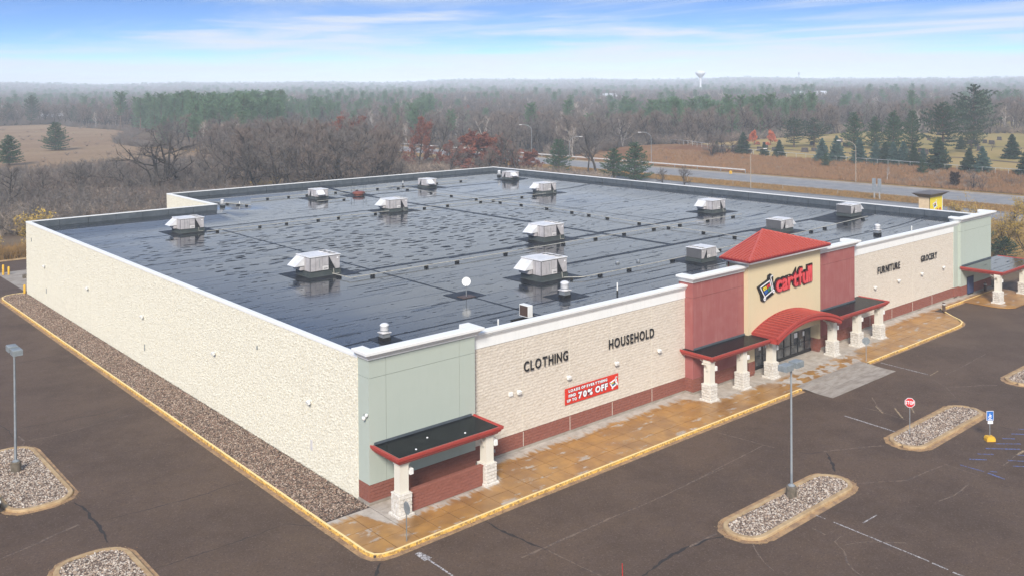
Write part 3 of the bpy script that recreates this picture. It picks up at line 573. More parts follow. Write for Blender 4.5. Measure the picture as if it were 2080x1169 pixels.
red_b = block_meshes('red_block', 'brick_red_base', .4, .2, .04, .016, 8, 3, .008)
RZ = 7.2                                    # roof level
YL, XN, YB, XR, ZT = 73.9, 22.74, 90.45, 84.9, 8.30
# --- long left wall: courses run from the near end, outward is -X
lw = part('long_wall', MB().box(.05, .32, 1.15, YL, -.1, ZT), 'mortar_cream')
def seam_skip(dx): return lambda a, z: False
# rz=-90deg: local +X -> -Y ; origin at far end, so the nearest blocks have the largest local x
block_wall(lw, cream_b, YL-1.15, ZT, (.05, YL, 0), -math.pi/2, near=300, first=lambda c: -c[0], seed=4)
nw_ = part('notch_wall', MB().box(0, XN, YL-.3, YL-.002, -.1, ZT-.01), 'split_face_cream')
n2 = part('notch_side_wall', MB().box(XN+.05, XN+.35, YL, YB, -.1, ZT), 'mortar_cream')
block_wall(n2, cream_b, YB-YL, ZT, (XN+.05, YB, 0), -math.pi/2, near=0, seed=5)
part('rear_wall', MB().box(XN, XR, YB-.3, YB, -.1, ZT-.01), 'split_face_cream'); part('right_wall', MB().box(XR-.3, XR-.002, 1.2, YB, -.1, ZT-.012), 'split_face_cream')
# white metal coping
cp_prof = [(-.34, 8.28), (-.34, 8.38), (.02, 8.38), (.05, 8.36), (.05, 8.22), (.0, 8.20)]
part('coping', MB().sweep([(XR, 1.18), (XR, YB), (XN, YB), (XN, YL), (0, YL), (0, 1.16)], cp_prof), 'trim_white')
# parapet inner lining with lapped sheets
pi = MB(); jo = MB()
def lining(p, q, nx, ny):
    L = math.hypot(q[0]-p[0], q[1]-p[1]); k = max(1, int(L/3.1)); ux, uy = (q[0]-p[0])/L, (q[1]-p[1])/L
    for i in range(k):
        a, b = i*L/k+.03, (i+1)*L/k-.03; o = .35+.012*(i % 3)
        c = [(p[0]+ux*a+nx*.33, p[1]+uy*a+ny*.33), (p[0]+ux*b+nx*.33, p[1]+uy*b+ny*.33), (p[0]+ux*b+nx*o, p[1]+uy*b+ny*o), (p[0]+ux*a+nx*o, p[1]+uy*a+ny*o)]
        MB().prism(c, RZ, 8.30).build('parapet_lining', 'parapet_membrane', par_o)
    c = [(p[0]+nx*.3, p[1]+ny*.3), (q[0]+nx*.3, q[1]+ny*.3), (q[0]+nx*.335, q[1]+ny*.335), (p[0]+nx*.335, p[1]+ny*.335)]; jo.prism(c, RZ, 8.29)
par_o = part('parapet', MB().box(.7, 84, .70, .74, RZ, 8.2), 'parapet_membrane')
lining((XR, YB), (XR, 1.3), -1, 0); lining((XN, YB), (XR, YB), 0, -1); lining((XN, YL), (XN, YB), 1, 0); lining((.3, YL), (XN+.3, YL), 0, -1); lining((.0, 1.2), (.0, YL), 1, 0)
jo.build('parapet_backing', 'membrane_joint', store)
# roof
def roof_z(x, y):
    d = min(XR-.3-x, YB-.3-y)
    if x < XN+.3: d = min(d, YL-.3-y)
    elif x < XN+8 and y > YL-12: d = min(d, math.hypot(x-XN-.3, max(0, YL-.3-y)) + 2.2)
    return RZ+.40*(1-ss(0, 10, max(0, d)))
gx_ = sorted(set([.3+i*1.0 for i in range(0, 84)]+[XN+.3, XR-.3])); gy_ = sorted(set([.5+i*1.0 for i in range(0, 89)]+[YL-.3, YB-.3]))
vs = [(x, y, roof_z(x, y)) for y in gy_ for x in gx_]; nx_ = len(gx_)
fs = [(j*nx_+i, j*nx_+i+1, (j+1)*nx_+i+1, (j+1)*nx_+i) for j in range(len(gy_)-1) for i in range(nx_-1) if not (gx_[i+1] <= XN+.301 and gy_[j] >= YL-.301)]
roof = part('roof', MB().add(vs, fs), 'roof_membrane', None, True)
def strip(x0, x1, y0, y1, z=.006, mat='roof_patch_black', name='roof_strip'):
    horiz = (x1-x0) > (y1-y0); L = (x1-x0) if horiz else (y1-y0); n = max(2, int(L/.8)); vs = []
    for i in range(n+1):
        t = i/n; a, b = rnd.uniform(-.05, .05), rnd.uniform(-.05, .05)
        q = [(x0+(x1-x0)*t, y0+a), (x0+(x1-x0)*t, y1+b)] if horiz else [(x1+a, y0+(y1-y0)*t), (x0+b, y0+(y1-y0)*t)]
        vs += [(u_, v_, roof_z(u_, v_)+z) for u_, v_ in q]
    MB().add(vs, [(2*i, 2*i+2, 2*i+3, 2*i+1) for i in range(n)]).build(name, mat, roof)
strip(47.2, 47.95, 17.2, 90); strip(15.0, 84.4, 61.45, 61.95, .007); strip(13.0, 26, 26.8, 27.35, .007); strip(26, 47.2, 26.6, 27.3, .007); strip(47.95, 70.5, 27.1, 27.8, .007)
strip(29, 80.5, 16.5, 17.2, .008); strip(40, 79, 76.3, 76.95, .007); strip(.4, 84, 6.9, 7.15, .005); strip(50, 84.5, 44.1, 44.25, .005); strip(17.2, 17.45, 1, 60, .005); strip(60.2, 60.4, 20, 75, .005)
strip(.4, 30, 43.0, 43.15, .005); strip(.4, 23, 70, 70.4, .005)
for i in range(26):
    x = rnd.uniform(4, 76); y = rnd.uniform(5, 70); L = rnd.uniform(1.5, 6); strip(x, x+L, y, y+rnd.uniform(.10, .24), .0045)
# --- front walls
fl = part('front_wall_left', MB().box(7.7, 28.95, .437, .72, 0, 8.2), 'mortar_beige'); fr = part('front_wall_right', MB().box(53.1, 76.9, .437, .72, 0, 8.2), 'mortar_beige')
part('front_wall_middle', MB().box(28.9, 53.2, .45, .74, 0, 8.2), 'joint_red')
def fseam(js, x0): return lambda a, z: any(abs(a+x0-j) < .0 for j in js)
block_wall(fl, beige_b, 21.3, 6.17, (7.72, .437, 1.17), 0, near=300, seed=6)
block_wall(fr, beige_b, 22.75, 6.17, (53.15, .437, 1.17), 0, near=0, seed=7)
bl = part('base_course_left', MB().box(7.72, 28.95, .42, .437, 0, 1.16), 'mortar_red'); br = part('base_course_right', MB().box(53.15, 75.9, .42, .437, 0, 1.16), 'mortar_red')
block_wall(bl, red_b, 21.3, 1.0, (7.72, .42, .16), 0, near=265, seed=8); block_wall(br, red_b, 22.75, 1.0, (53.15, .42, .16), 0, near=0, seed=9)
part('footing', MB().box(7.8, 28.9, .33, .42, -.1, .155).box(53.2, 75.8, .33, .42, -.1, .155), 'apron_concrete')
for xs, x0, x1 in (((12.08, 16.39, 20.65, 25.0), 0, 0), ((57.5, 61.9, 66.3, 70.7), 0, 0)):
    for x in xs: part('control_joint', MB().box(x-.014, x+.014, .36, .375, 1.2, 7.3).box(x-.014, x+.014, .355, .37, .18, 1.13), 'column_white')
for y in (7.1, 14.2, 21.5, 29, 36.4, 43.8, 51.2, 58.6, 66): part('control_joint', MB().box(-.035, -.02, y-.012, y+.012, .05, 8.15), 'column_white')
frieze = [(-.06, 7.33), (.055, 7.34), (.055, 7.93), (.09, 7.96), (.10, 8.02), (.15, 8.05), (.16, 8.11), (.22, 8.14), (.23, 8.20), (.30, 8.25), (.31, 8.38), (-.34, 8.40), (-.34, 8.15)]
part('cornice', MB().sweep([(7.78, .39), (28.98, .39)], frieze), 'trim_white'); part('cornice', MB().sweep([(53.2, .39), (76.85, .39)], frieze), 'trim_white')
# --- projecting coloured bays: backing box, separate panels with open joints, blocks below
def bay(x0, x1, y0, y1, ztop, jx, jz, mat, jmat, name, side=True, bricks=True, sideR=False, z0=1.17, near=150, seed=20):
    b = part(name, MB().box(x0+.04, x1-.04, y0+.04, y1, .0, ztop), jmat)
    xs = [x0]+list(jx)+[x1]; zs = [z0]+list(jz)+[ztop]
    for i in range(len(xs)-1):
        for k in range(len(zs)-1):
            MB().box(xs[i]+(.012 if i else 0), xs[i+1]-(.012 if i < len(xs)-2 else 0), y0, y0+.039, zs[k]+(.012 if k else 0), zs[k+1]-.012).build('panel', mat, b)
    for k in range(len(zs)-1):
        if side: MB().box(x0, x0+.039, y0+.04, y1, zs[k]+(.012 if k else 0), zs[k+1]-.012).build('panel', mat, b)
        if sideR: MB().box(x1-.039, x1, y0+.04, y1, zs[k]+(.012 if k else 0), zs[k+1]-.012).build('panel', mat, b)
    if bricks:
        block_wall(b, red_b, x1-x0-.02, z0-.17, (x0+.01, y0+.04, .16), 0, near=near, seed=seed)
        block_wall(b, red_b, y1-y0-.04, z0-.17, (x0+.04, y1, .16), -math.pi/2, near=30, seed=seed+1)
    part('footing', MB().box(x0-.05, x1+.05, y0-.05, y0+.03, -.1, .155).box(x0-.05, x0+.03, y0+.04, y1, -.1, .155), 'apron_concrete')
    return b
crown = lambda z: [(-.03, z), (.09, z+.02), (.11, z+.13), (.16, z+.16), (.24, z+.22), (.27, z+.31), (.36, z+.35), (.44, z+.39), (.45, z+.54), (.40, z+.555), (-.32, z+.56), (-.34, z+.30)]
bay(0, 7.75, 0, 1.15, 8.4, (1.165, 6.53), (7.27,), 'stucco_green', 'joint_green', 'green_bay', near=120)
part('cornice', MB().sweep([(0, 1.15), (0, 0), (7.75, 0), (7.75, 1.15)], crown(8.32)), 'trim_white')
bay(76.88, XR, 0, 1.2, 8.4, (77.9, 83.8), (7.27,), 'stucco_green', 'joint_green', 'green_bay', near=0, seed=24)
part('green_bay_return', MB().box(75.84, 76.88, .30, .7, 1.17, 8.3), 'stucco_green'); part('base_course_return', MB().box(75.84, 76.86, .28, .6, .15, 1.16), 'brick_red_base')
part('cornice', MB().sweep([(76.88, 1.2), (76.88, 0), (XR, 0), (XR, 1.4)], crown(8.32)), 'trim_white')
bay(28.95, 35.6, -.4, .95, 8.6, (30.0, 34.72), (7.42,), 'stucco_red', 'joint_red', 'red_bay', near=0, seed=26)
bay(46.55, 53.2, -.4, .95, 8.6, (47.6, 52.3), (7.50,), 'stucco_red', 'joint_red', 'red_bay', sideR=True, near=0, seed=28)
part('cornice', MB().sweep([(28.95, .9), (28.95, -.4), (35.66, -.4)], crown(8.58)), 'trim_white'); part('cornice', MB().sweep([(46.5, -.4), (53.2, -.4), (53.2, .9)], crown(8.58)), 'trim_white')
# --- entrance tower, a tan box over an opening, with a half hip roof
tw = part('entrance_tower', MB().box(35.62, 46.52, -.8, 1.35, 2.55, 9.42).box(35.62, 36.5, -.8, .4, 1.2, 2.55).box(46.28, 46.52, -.8, .4, 1.2, 2.55), 'stucco_tan')
pier = part('entrance_pier', MB().box(35.66, 36.48, -.76, .38, 0, 1.2).box(46.30, 46.50, -.76, .38, 0, 1.2), 'mortar_red')
for ox, ln in ((35.62, .88), (46.26, .26)):
    block_wall(pier, red_b, ln, 1.04, (ox, -.78, .16), 0, near=40, seed=30)
block_wall(pier, red_b, .58, 1.04, (46.28, -.18, .16), -math.pi/2, near=20, seed=31)
part('eave_trim', MB().sweep([(35.62, 1.3), (35.62, -.8), (46.52, -.8), (46.52, 1.3)], [(0, 9.10), (.10, 9.12), (.14, 9.24), (.45, 9.28), (.58, 9.32), (.66, 9.36), (.66, 9.49), (0, 9.49)]), 'trim_white')
FL, FR, BL, BR, AP = Vector((34.72, -1.52, 9.62)), Vector((47.0, -1.46, 9.62)), Vector((34.82, 1.42, 9.62)), Vector((47.0, 1.42, 9.62)), Vector((40.9, 1.42, 11.2))
hr = part('hip_roof', MB().add([FL, FR, BR, BL, AP, FL-Vector((0, 0, .1)), FR-Vector((0, 0, .1)), BR-Vector((0, 0, .1)), BL-Vector((0, 0, .1))], [(0, 1, 4), (3, 0, 4), (1, 2, 4), (2, 3, 4), (0, 5, 6, 1), (3, 8, 5, 0), (1, 6, 7, 2), (2, 7, 8, 3), (5, 8, 7, 6)]), 'roof_pan_shaded_red')
def seam_on(tri, up, a, b, n, name='roof_seam'):
    """standing seams from the eave edge a-b, straight up the slope until they leave the triangle"""
    A, B, C = tri; nrm = (B-A).cross(C-A).normalized(); e = (b-a).normalized(); upd = nrm.cross(e).normalized()
    if upd.z < 0: upd = -upd
    if nrm.z < 0: nrm = -nrm
    for i in range(1, n):
        p = a+(b-a)*i/n; best = None
        for s0, s1 in ((A, C), (B, C)):
            d1 = s1-s0; m = Matrix(((upd.x, -d1.x), (upd.y, -d1.y)))
            if abs(m.determinant()) < 1e-6: continue
            t = m.inverted() @ Vector((s0.x-p.x, s0.y-p.y))
            if 0 <= t[1] <= 1.001 and t[0] > .02: best = t[0] if best is None else min(best, t[0])
        if best is None: continue
        q = p+upd*best; w = e*.045; h = nrm*.13
        MB().add([p-w, p+w, q+w, q-w, p-w+h, p+w+h, q+w+h, q-w+h], [(4, 5, 6, 7), (0, 1, 5, 4), (1, 2, 6, 5), (2, 3, 7, 6), (3, 0, 4, 7)]).build(name, 'roof_metal_red', hr)
seam_on((FL, FR, AP), None, FL, FR, 31); seam_on((BL, FL, AP), None, BL, FL, 9); seam_on((FR, BR, AP), None, FR, BR, 9)
for a in (FL, FR): MB().tube([a+Vector((0, 0, .03)), AP+Vector((0, 0, .03))], .10, 6).build('hip_cap', 'roof_metal_red', hr)
MB().tube([BL, AP+Vector((0, 0, .02))], .05, 5).tube([BR, AP+Vector((0, 0, .02))], .05, 5).build('rake_edge', 'roof_metal_red', hr)
part('gutter', MB().sweep([(34.82, 1.42), (34.72, -1.52), (47.0, -1.46), (47.0, 1.42)], [(-.05, 9.55), (.06, 9.5), (.09, 9.62), (.05, 9.66), (-.05, 9.62)]), 'sign_darkred')
part('downspout', MB().tube([(34.85, 1.0, 9.5), (35.45, 1.0, 9.2), (35.5, 1.0, 7.3)], .05, 6), 'sign_darkred')
# --- glazed entrance
gl = part('storefront', MB().box(36.5, 46.28, .10, .30, 0, 2.55), 'dark_interior')
nb = 9
for i in range(nb):
    x0 = 36.55+i*(9.7/nb); x1 = x0+9.7/nb
    MB().box(x0+.07, x1-.07, -.02, .0, .28, 2.12).build('glass_pane', 'door_glass', gl); MB().box(x0+.07, x1-.07, -.02, .0, 2.2, 2.5).build('glass_pane', 'door_glass', gl)
    MB().box(x0, x0+.07, -.06, .06, 0, 2.5).box(x0+.07, x1, -.05, .05, 0, .26).box(x0+.07, x1, -.05, .05, 2.12, 2.2).box(x0+.07, x1, -.055, .04, 1.02, 1.10).build('door_frame', 'door_frame_black', gl)
for x in (38.3, 39.5, 43.2, 44.4): MB().tube([(x, -.12, .85), (x, -.12, 1.35)], .018, 5).build('door_pull', 'galvanized', gl)
for x, z, w in ((38.2, 1.55, .3), (39.2, 1.6, .25), (43.55, 1.6, .5), (44.9, 1.55, .3)): MB().box(x, x+w, -.035, -.025, z, z+.42).build('door_notice', 'white_print', gl)
part('opening_lintel', MB().box(36.5, 46.28, -.78, .1, 2.5, 2.56), 'soffit_white')
# --- canopies
fas = [(-.35, 3.02), (-.02, 3.02), (.0, 3.10), (.10, 3.14), (.13, 3.24), (.22, 3.30), (.24, 3.46), (.17, 3.47), (.15, 3.41), (.0, 3.41)]
def canopy(path, roofpts, label=None, mem='canopy_membrane', zoff=0):
    c = part('canopy', MB().prism(roofpts, 3.08, 3.41), ['soffit_white'])
    MB().add([(x, y, 3.425) for x, y in roofpts], [tuple(range(len(roofpts)))]).build('canopy_roofing', mem, c)
    MB().sweep(path, fas).build('fascia', 'fascia_red', c); return c
c1 = canopy([(.28, 0), (.28, -2.6), (7.45, -2.6), (7.45, .36)], [(.28, 0), (.28, -2.6), (7.45, -2.6), (7.45, 0)])
c2 = canopy([(28.55, .39), (28.55, -2.5), (36.1, -2.5)], [(28.55, .36), (28.55, -2.5), (36.1, -2.5), (36.1, -.8), (35.6, -.8), (35.6, -.42), (28.93, -.42), (28.93, .36)])
c3 = canopy([(46.0, -2.5), (55.15, -2.5), (55.15, .36)], [(46.0, -2.5), (55.15, -2.5), (55.15, .36), (53.22, .36), (53.22, -.42), (46.6, -.42), (46.6, -.8), (46.0, -.8)])
c4 = canopy([(76.9, -.0), (76.9, -4.35), (86.6, -4.35), (86.6, 0)], [(76.9, 0), (76.9, -4.35), (86.6, -4.35), (86.6, 0)], mem='roof_membrane')
for c, (x0, x1, y) in zip((c1, c2, c3, c4), ((.3, 7.4, -.03), (29, 35.6, -.43), (46.6, 53.2, -.43), (77, 84.8, -.03))): MB().box(x0, x1, y-.06, y, 3.42, 3.56).build('flashing', 'parapet_membrane', c)
MB().lathe(3.2, -1.2, [(0, 3.47), (.05, 3.47), (.06, 3.42)], 8).lathe(1.7, -2.2, [(0, 3.47), (.05, 3.47), (.06, 3.42)], 8).lathe(5.3, -2.1, [(0, 3.47), (.05, 3.47), (.06, 3.42)], 8).build('canopy_drain', 'white_print', c1)
# arched red metal roof over the doors
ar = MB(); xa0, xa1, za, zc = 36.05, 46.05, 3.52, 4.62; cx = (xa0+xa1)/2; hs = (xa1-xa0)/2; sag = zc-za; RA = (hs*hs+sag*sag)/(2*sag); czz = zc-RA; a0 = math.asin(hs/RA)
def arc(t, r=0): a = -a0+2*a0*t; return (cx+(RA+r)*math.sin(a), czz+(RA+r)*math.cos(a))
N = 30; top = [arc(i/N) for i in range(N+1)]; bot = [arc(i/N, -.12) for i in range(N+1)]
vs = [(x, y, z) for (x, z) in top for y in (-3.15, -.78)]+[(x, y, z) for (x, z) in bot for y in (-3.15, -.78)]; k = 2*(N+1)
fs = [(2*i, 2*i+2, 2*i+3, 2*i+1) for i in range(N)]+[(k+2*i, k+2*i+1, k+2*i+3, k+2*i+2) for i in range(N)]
arch = part('arched_canopy', MB().add(vs, fs), 'roof_pan_shaded_red')
def arc_band(r0, r1, y0, y1, name, mat, trim=0):
    v = []
    for i in range(N+1):
        p, q = arc(i/N, r0), arc(i/N, r1)
        v += [(p[0], y0, p[1]), (q[0], y0, q[1]), (q[0], y1, q[1]), (p[0], y1, p[1])]
    f = [(4*i+a, 4*i+(a+1) % 4, 4*i+4+(a+1) % 4, 4*i+4+a) for i in range(N) for a in range(4)]+[(0, 3, 2, 1), (4*N, 4*N+1, 4*N+2, 4*N+3)]
    MB().add(v, f).build(name, mat, arch)
arc_band(-.52, -.10, -3.20, -3.08, 'fascia', 'fascia_red'); arc_band(-.16, .03, -3.30, -3.12, 'fascia', 'fascia_red'); arc_band(-.44, -.30, -3.25, -3.2, 'fascia', 'fascia_red'); arc_band(0, .08, -.86, -.78, 'flashing', 'fascia_red')
for i in range(25):
    t = (i+.5)/25; x, z = arc(t); a = -a0+2*a0*t; nx, nz = math.sin(a), math.cos(a); tx, tz = nz*.02, -nx*.02
    MB().add([(x-tx, -3.12, z-tz), (x+tx, -3.12, z+tz), (x+tx+nx*.06, -3.12, z+tz+nz*.06), (x-tx+nx*.06, -3.12, z-tz+nz*.06), (x-tx, -.85, z-tz), (x+tx, -.85, z+tz), (x+tx+nx*.06, -.85, z+tz+nz*.06), (x-tx+nx*.06, -.85, z-tz+nz*.06)], [(0, 1, 2, 3), (0, 4, 5, 1), (1, 5, 6, 2), (2, 6, 7, 3), (3, 7, 4, 0)]).build('roof_seam', 'roof_metal_red', arch)
MB().box(36.06, 36.2, -3.1, -.8, 3.08, 3.5).box(45.9, 46.04, -3.1, -.8, 3.08, 3.5).build('arch_end', 'fascia_red', arch)
# --- stone-based columns
rs = random.Random(5); stone_m = []
for k in range(6):
    mb = MB(); c = .02; vs = [(0, 0, 0), (1, 0, 0), (1, 0, 1), (0, 0, 1), (.05, -1, .07), (.95, -1, .07), (.95, -1, .93), (.05, -1, .93)]
    vs = [(x+(rs.uniform(-.03, .03) if y else 0), y*(1+rs.uniform(-.3, .4)), z+(rs.uniform(-.03, .03) if y else 0)) for x, y, z in vs]
    mb.add(vs, [(4, 5, 6, 7), (0, 1, 5, 4), (1, 2, 6, 5), (2, 3, 7, 6), (3, 0, 4, 7)]); me = bpy.data.meshes.new('stone'); me.from_pydata(mb.v, [], mb.f); me.materials.append(M['stone_white']); stone_m.append(me)
def column(x, y, h=3.08, arm=-1):
    c = part('column', MB().box(x-.29, x+.29, y-.29, y+.29, 1.3, h).box(x-.33, x+.33, y-.33, y+.33, 2.86, h-.002).box(x-.31, x+.31, y-.31, y+.31, 1.26, 1.34), 'column_white')
    MB().box(x-.39, x+.39, y-.39, y+.39, .1, 1.24).build('stone_core', 'stone_joint', c); MB().bbox(x-.44, x+.44, y-.44, y+.44, 1.22, 1.28, .03).build('stone_cap', 'stone_white', c); MB().bbox(x-.53, x+.53, y-.53, y+.53, -.05, .16, .05).build('plinth', 'stone_white', c)
    for j in range(5):
        z = .17+j*.212; w0 = -.41
        while w0 < .40:
            w = min(rs.uniform(.20, .42), .41-w0)
            if .41-w0-w < .12: w = .41-w0
            for fx, fy, rz in ((1, 0, 0), (0, -1, -math.pi/2), ) + (((0, 1, math.pi/2),) if j % 2 == 0 else ()):
                if rz == 0: loc = (x+w0+.008, y-.39, z)
                elif rz < 0: loc = (x-.39, y-w0-.008, z)
                else: loc = (x+.39, y+w0+.008, z)
                put('stone', rs.choice(stone_m), c, loc, rz, (w-.016, .055, .2))
            w0 += w
    # curved brackets under the beam
    for dx, dy in ((arm, 0), (0, 1)):
        prof = [(.29, 2.2)]+[(.29+.55*(1-math.cos(R(t))), 2.25+.62*math.sin(R(t))) for t in range(0, 91, 15)]+[(.84, 2.99), (.70, 2.99)]+[(.29+.41*(1-math.cos(R(t))), 2.42+.52*math.sin(R(t))) for t in range(90, -1, -15)]
        if dx: MB().prism([(x+dx*(a), z) for a, z in prof], y-.07, y+.07, 'xz').build('bracket', 'column_white', c)
        else: MB().prism([(y+dy*(a), z) for a, z in prof], x-.07, x+.07, 'yz').build('bracket', 'column_white', c)
    return c
COLS = [(.76, -2.1), (6.98, -2.06), (28.87, -2.0), (33.1, -1.95), (37.1, -1.97), (46.45, -2.0), (50.7, -2.0), (54.7, -2.0), (77.15, -3.85), (83.95, -3.85)]
for i, (x, y) in enumerate(COLS): column(x, y, arm=1 if i == 0 else -1)
# low brick screen wall between the first two columns
sw = part('screen_wall', MB().box(1.2, 6.52, -2.2, -2.0, 0, 1.16), 'mortar_red')
block_wall(sw, red_b, 5.3, 1.14, (1.21, -2.2, .02), 0, near=120, seed=40); MB().bbox(1.15, 6.56, -2.27, -1.95, 1.16, 1.24, .02).build('wall_cap', 'brick_red_base', sw)
part('side_door', MB().box(78.4, 80.15, -.03, .02, .02, 2.05), 'door_frame_black'); part('side_door_leaf', MB().box(78.5, 80.05, -.05, -.03, .04, 1.95), 'house_blue'); 
# small fixtures of the long wall that belong to it
part('wall_louver', MB().box(-.05, 0, 6.5, 6.76, 1.25, 1.9).box(-.06, -.05, 6.52, 6.74, 1.30, 1.55).box(-.06, -.05, 6.52, 6.74, 1.6, 1.85), 'steel_light')
for y, z in ((35.56, 1.65), (65.65, 1.63)): part('wall_outlet', MB().box(-.07, -.02, y-.05, y+.05, z-.28, z+.28), 'lamp_gray')
part('scupper_hook', MB().box(-.08, -.02, 14.0, 14.1, 6.0, 6.25), 'lamp_gray'); part('wall_tap', MB().box(9.5, 9.62, .30, .42, .45, .62), 'galvanized')
part('scupper_hook', MB().box(-.08, -.02, 71.5, 71.6, 6.3, 6.7), 'lamp_gray')
# ================================================================ LETTERING
def glyph(ch, offset=0., extrude=.03, bold=.0):
    cu = bpy.data.curves.new('t', 'FONT'); cu.body = ch; cu.size = 1; cu.offset = offset+bold; cu.extrude = extrude; cu.resolution_u = 3
    o = bpy.data.objects.new('t', cu); col.objects.link(o); dg = bpy.context.evaluated_depsgraph_get(); me = bpy.data.meshes.new_from_object(o.evaluated_get(dg))
    bpy.data.objects.remove(o); return me
def text_parts(txt, x0, x1, z0, z1, y, mat, par, bold=.035, outline=0., omat=None, depth=.06, slant=0., base=0., skew=0., gap=.08, name='letter', ramp=0.):
    """each character its own mesh, standing on a wall that faces -Y; the whole line fits the box"""
    G = []; adv = 0
    for ch in txt:
        if ch == ' ': adv += .34; G.append(None); continue
        me = glyph(ch, 0, .5, bold); V = np.empty(len(me.vertices)*3); me.vertices.foreach_get('co', V); V = V.reshape(-1, 3); w0, w1 = V[:, 0].min(), V[:, 0].max()
        G.append((ch, me, V, adv-w0)); adv += (w1-w0)+gap
    tot = adv-gap; zmin = min(g[2][:, 1].min() for g in G if g); zmax = max(g[2][:, 1].max() for g in G if g)
    sx, sz = (x1-x0)/tot, (z1-z0)/(zmax-zmin)
    def place(me, V, off, yy, dep, m, nm):
        X = x0+(V[:, 0]+off)*sx; Z = z0+(V[:, 1]-zmin)*sz; X = X+(Z-z0)*skew; Z = Z+(X-x0)*slant
        W = np.stack([X, yy+V[:, 2]*-dep, Z], -1); me.vertices.foreach_set('co', W.astype(np.float32).ravel()); me.update()
        me.materials.clear(); me.materials.append(M[m]); return put(nm, me, par)
    for g in G:
        if not g: continue
        ch, me, V, off = g
        if outline:
            mo = glyph(ch, 0, .5, bold+outline); Vo = np.empty(len(mo.vertices)*3); mo.vertices.foreach_get('co', Vo); place(mo, Vo.reshape(-1, 3), off, y+depth*.2, depth*.8, omat, 'letter_outline')
        place(me, V, off, y-depth*.15, depth, mat, name)
ys = .39
for w, x0, x1, z0, z1, lab in (('CLOTHING', 12.1, 16.15, 5.08, 5.76, 'black raised letters CLOTHING on the beige wall nearest the corner'), ('HOUSEHOLD', 20.25, 25.18, 5.02, 5.72, 'black raised letters HOUSEHOLD on the beige wall left of the entrance'),
                               ('FURNITURE', 58.9, 63.45, 5.0, 5.70, 'black raised letters FURNITURE on the beige wall right of the entrance'), ('GROCERY', 68.05, 71.7, 5.02, 5.68, 'black raised letters GROCERY on the far beige wall')):
    t = tag(empty('wall_lettering', ((x0+x1)/2, ys-.05, z0)), lab, 'sign', 'department names on the front wall'); tt = empty('tmp')
    mid = (x0+x1)/2
    text_parts(w, x0-mid, x1-mid, 0, z1-z0, -.06, 'letter_black', t, bold=.014, depth=.04, gap=.17); bpy.data.objects.remove(tt)
# banner
ban = tag(empty('sale_banner', (15.88, .33, 2.0)), 'red banner reading LOADS OF EVERYTHING FIND UP TO 70% OFF with a cart', 'banner')
MB().box(0, 5.35, -.03, 0, 0, 1.12).build('banner_sheet', 'banner_red', ban)
def bt(txt, u0, u1, v0, v1, sk=0): text_parts(txt, u0*5.35, u1*5.35, v0*1.12, v1*1.12, -.045, 'white_print', ban, bold=.05, outline=.05, omat='navy_print', depth=.012, gap=.12)
bt('LOADS OF EVERYTHING', .06, .78, .72, .90); bt('FIND', .06, .19, .42, .60); bt('UP TO', .03, .205, .14, .32); bt('70%', .235, .50, .16, .58); bt('OFF', .55, .79, .18, .60)
def cart(par, f, y, back=True, w=.045):
    """shopping-cart emblem; f maps emblem coordinates to the wall plane"""
    def ribbon_(pts, ww, yy, mat, nm):
        P = [Vector(f(*p)) for p in pts]
        for a, b in zip(P, P[1:]):
            d = (b-a).normalized(); q = Vector((-d.y, d.x))*ww; a2, b2 = a-d*ww*.5, b+d*ww*.5
            MB().prism([a2-q, b2-q, b2+q, a2+q], yy-.02, yy, 'xz').build(nm, mat, par)
    BK = [(37.14, 7.12), (38.5, 7.5), (38.83, 6.6), (37.79, 6.24)]; HD = [(39.0, 6.57), (38.86, 7.13), (38.64, 7.70), (38.73, 7.88), (38.93, 7.85)]
    if back:
        o = [f(*p) for p in [(36.75, 7.2), (38.22, 7.64), (38.29, 7.95), (38.65, 8.06), (39.02, 7.85), (39.04, 7.35), (39.30, 6.65), (39.14, 6.33), (38.03, 6.0), (37.73, 5.84), (37.30, 6.02), (37.19, 6.5)]]
        MB().prism(o, y-.10, y, 'xz').build('emblem_back', 'letter_black', par); y -= .10
    else: MB().prism([f(*p) for p in [(37.0, 7.2), (38.5, 7.62), (39.0, 6.5), (37.7, 6.1)]], y-.006, y, 'xz').build('emblem_back', 'navy_print', par); y -= .006
    ribbon_(BK+BK[:1], w, y-.002, 'white_print', 'cart_frame'); ribbon_(HD, w, y-.006, 'white_print', 'cart_handle'); ribbon_([(37.79, 6.24), (37.76, 6.1)], w*.9, y-.004, 'white_print', 'cart_frame')
    a, b, c, d = [Vector(p) for p in [(37.44, 7.03), (38.55, 7.30), (38.72, 6.74), (37.85, 6.42)]]
    for (i, j, m) in ((0, 0, 'print_yellow'), (1, 0, 'print_red'), (0, 1, 'print_blue'), (1, 1, 'print_green')):
        P = lambda s, t: (a*(1-s)+b*s)*(1-t)+(d*(1-s)+c*s)*t; q = [P(i*.5+.03, j*.5+.04), P(i*.5+.47, j*.5+.04), P(i*.5+.47, j*.5+.46), P(i*.5+.03, j*.5+.46)]
        MB().prism([f(*v) for v in q], y-.012, y, 'xz').build('colour_square', m, par)
        cq = P(i*.5+.25, j*.5+.25); z = .09; MB().prism([f(cq.x-z, cq.y-z*.7), f(cq.x+z, cq.y-z*.5), f(cq.x+z*.6, cq.y+z*.6), f(cq.x-z*.3, cq.y+z*.3)], y-.016, y-.012, 'xz').build('square_icon', 'navy_print' if m != 'print_blue' else 'print_green', par)
    for wx, wz in ((37.76, 6.10), (39.05, 6.55)):
        for r, m, e in ((.15, 'white_print', .03), (.05, 'letter_black', .036)): MB().prism([f(wx+r*math.cos(t*.5236), wz+r*math.sin(t*.5236)) for t in range(12)], y-e, y, 'xz').build('cart_wheel', m, par)
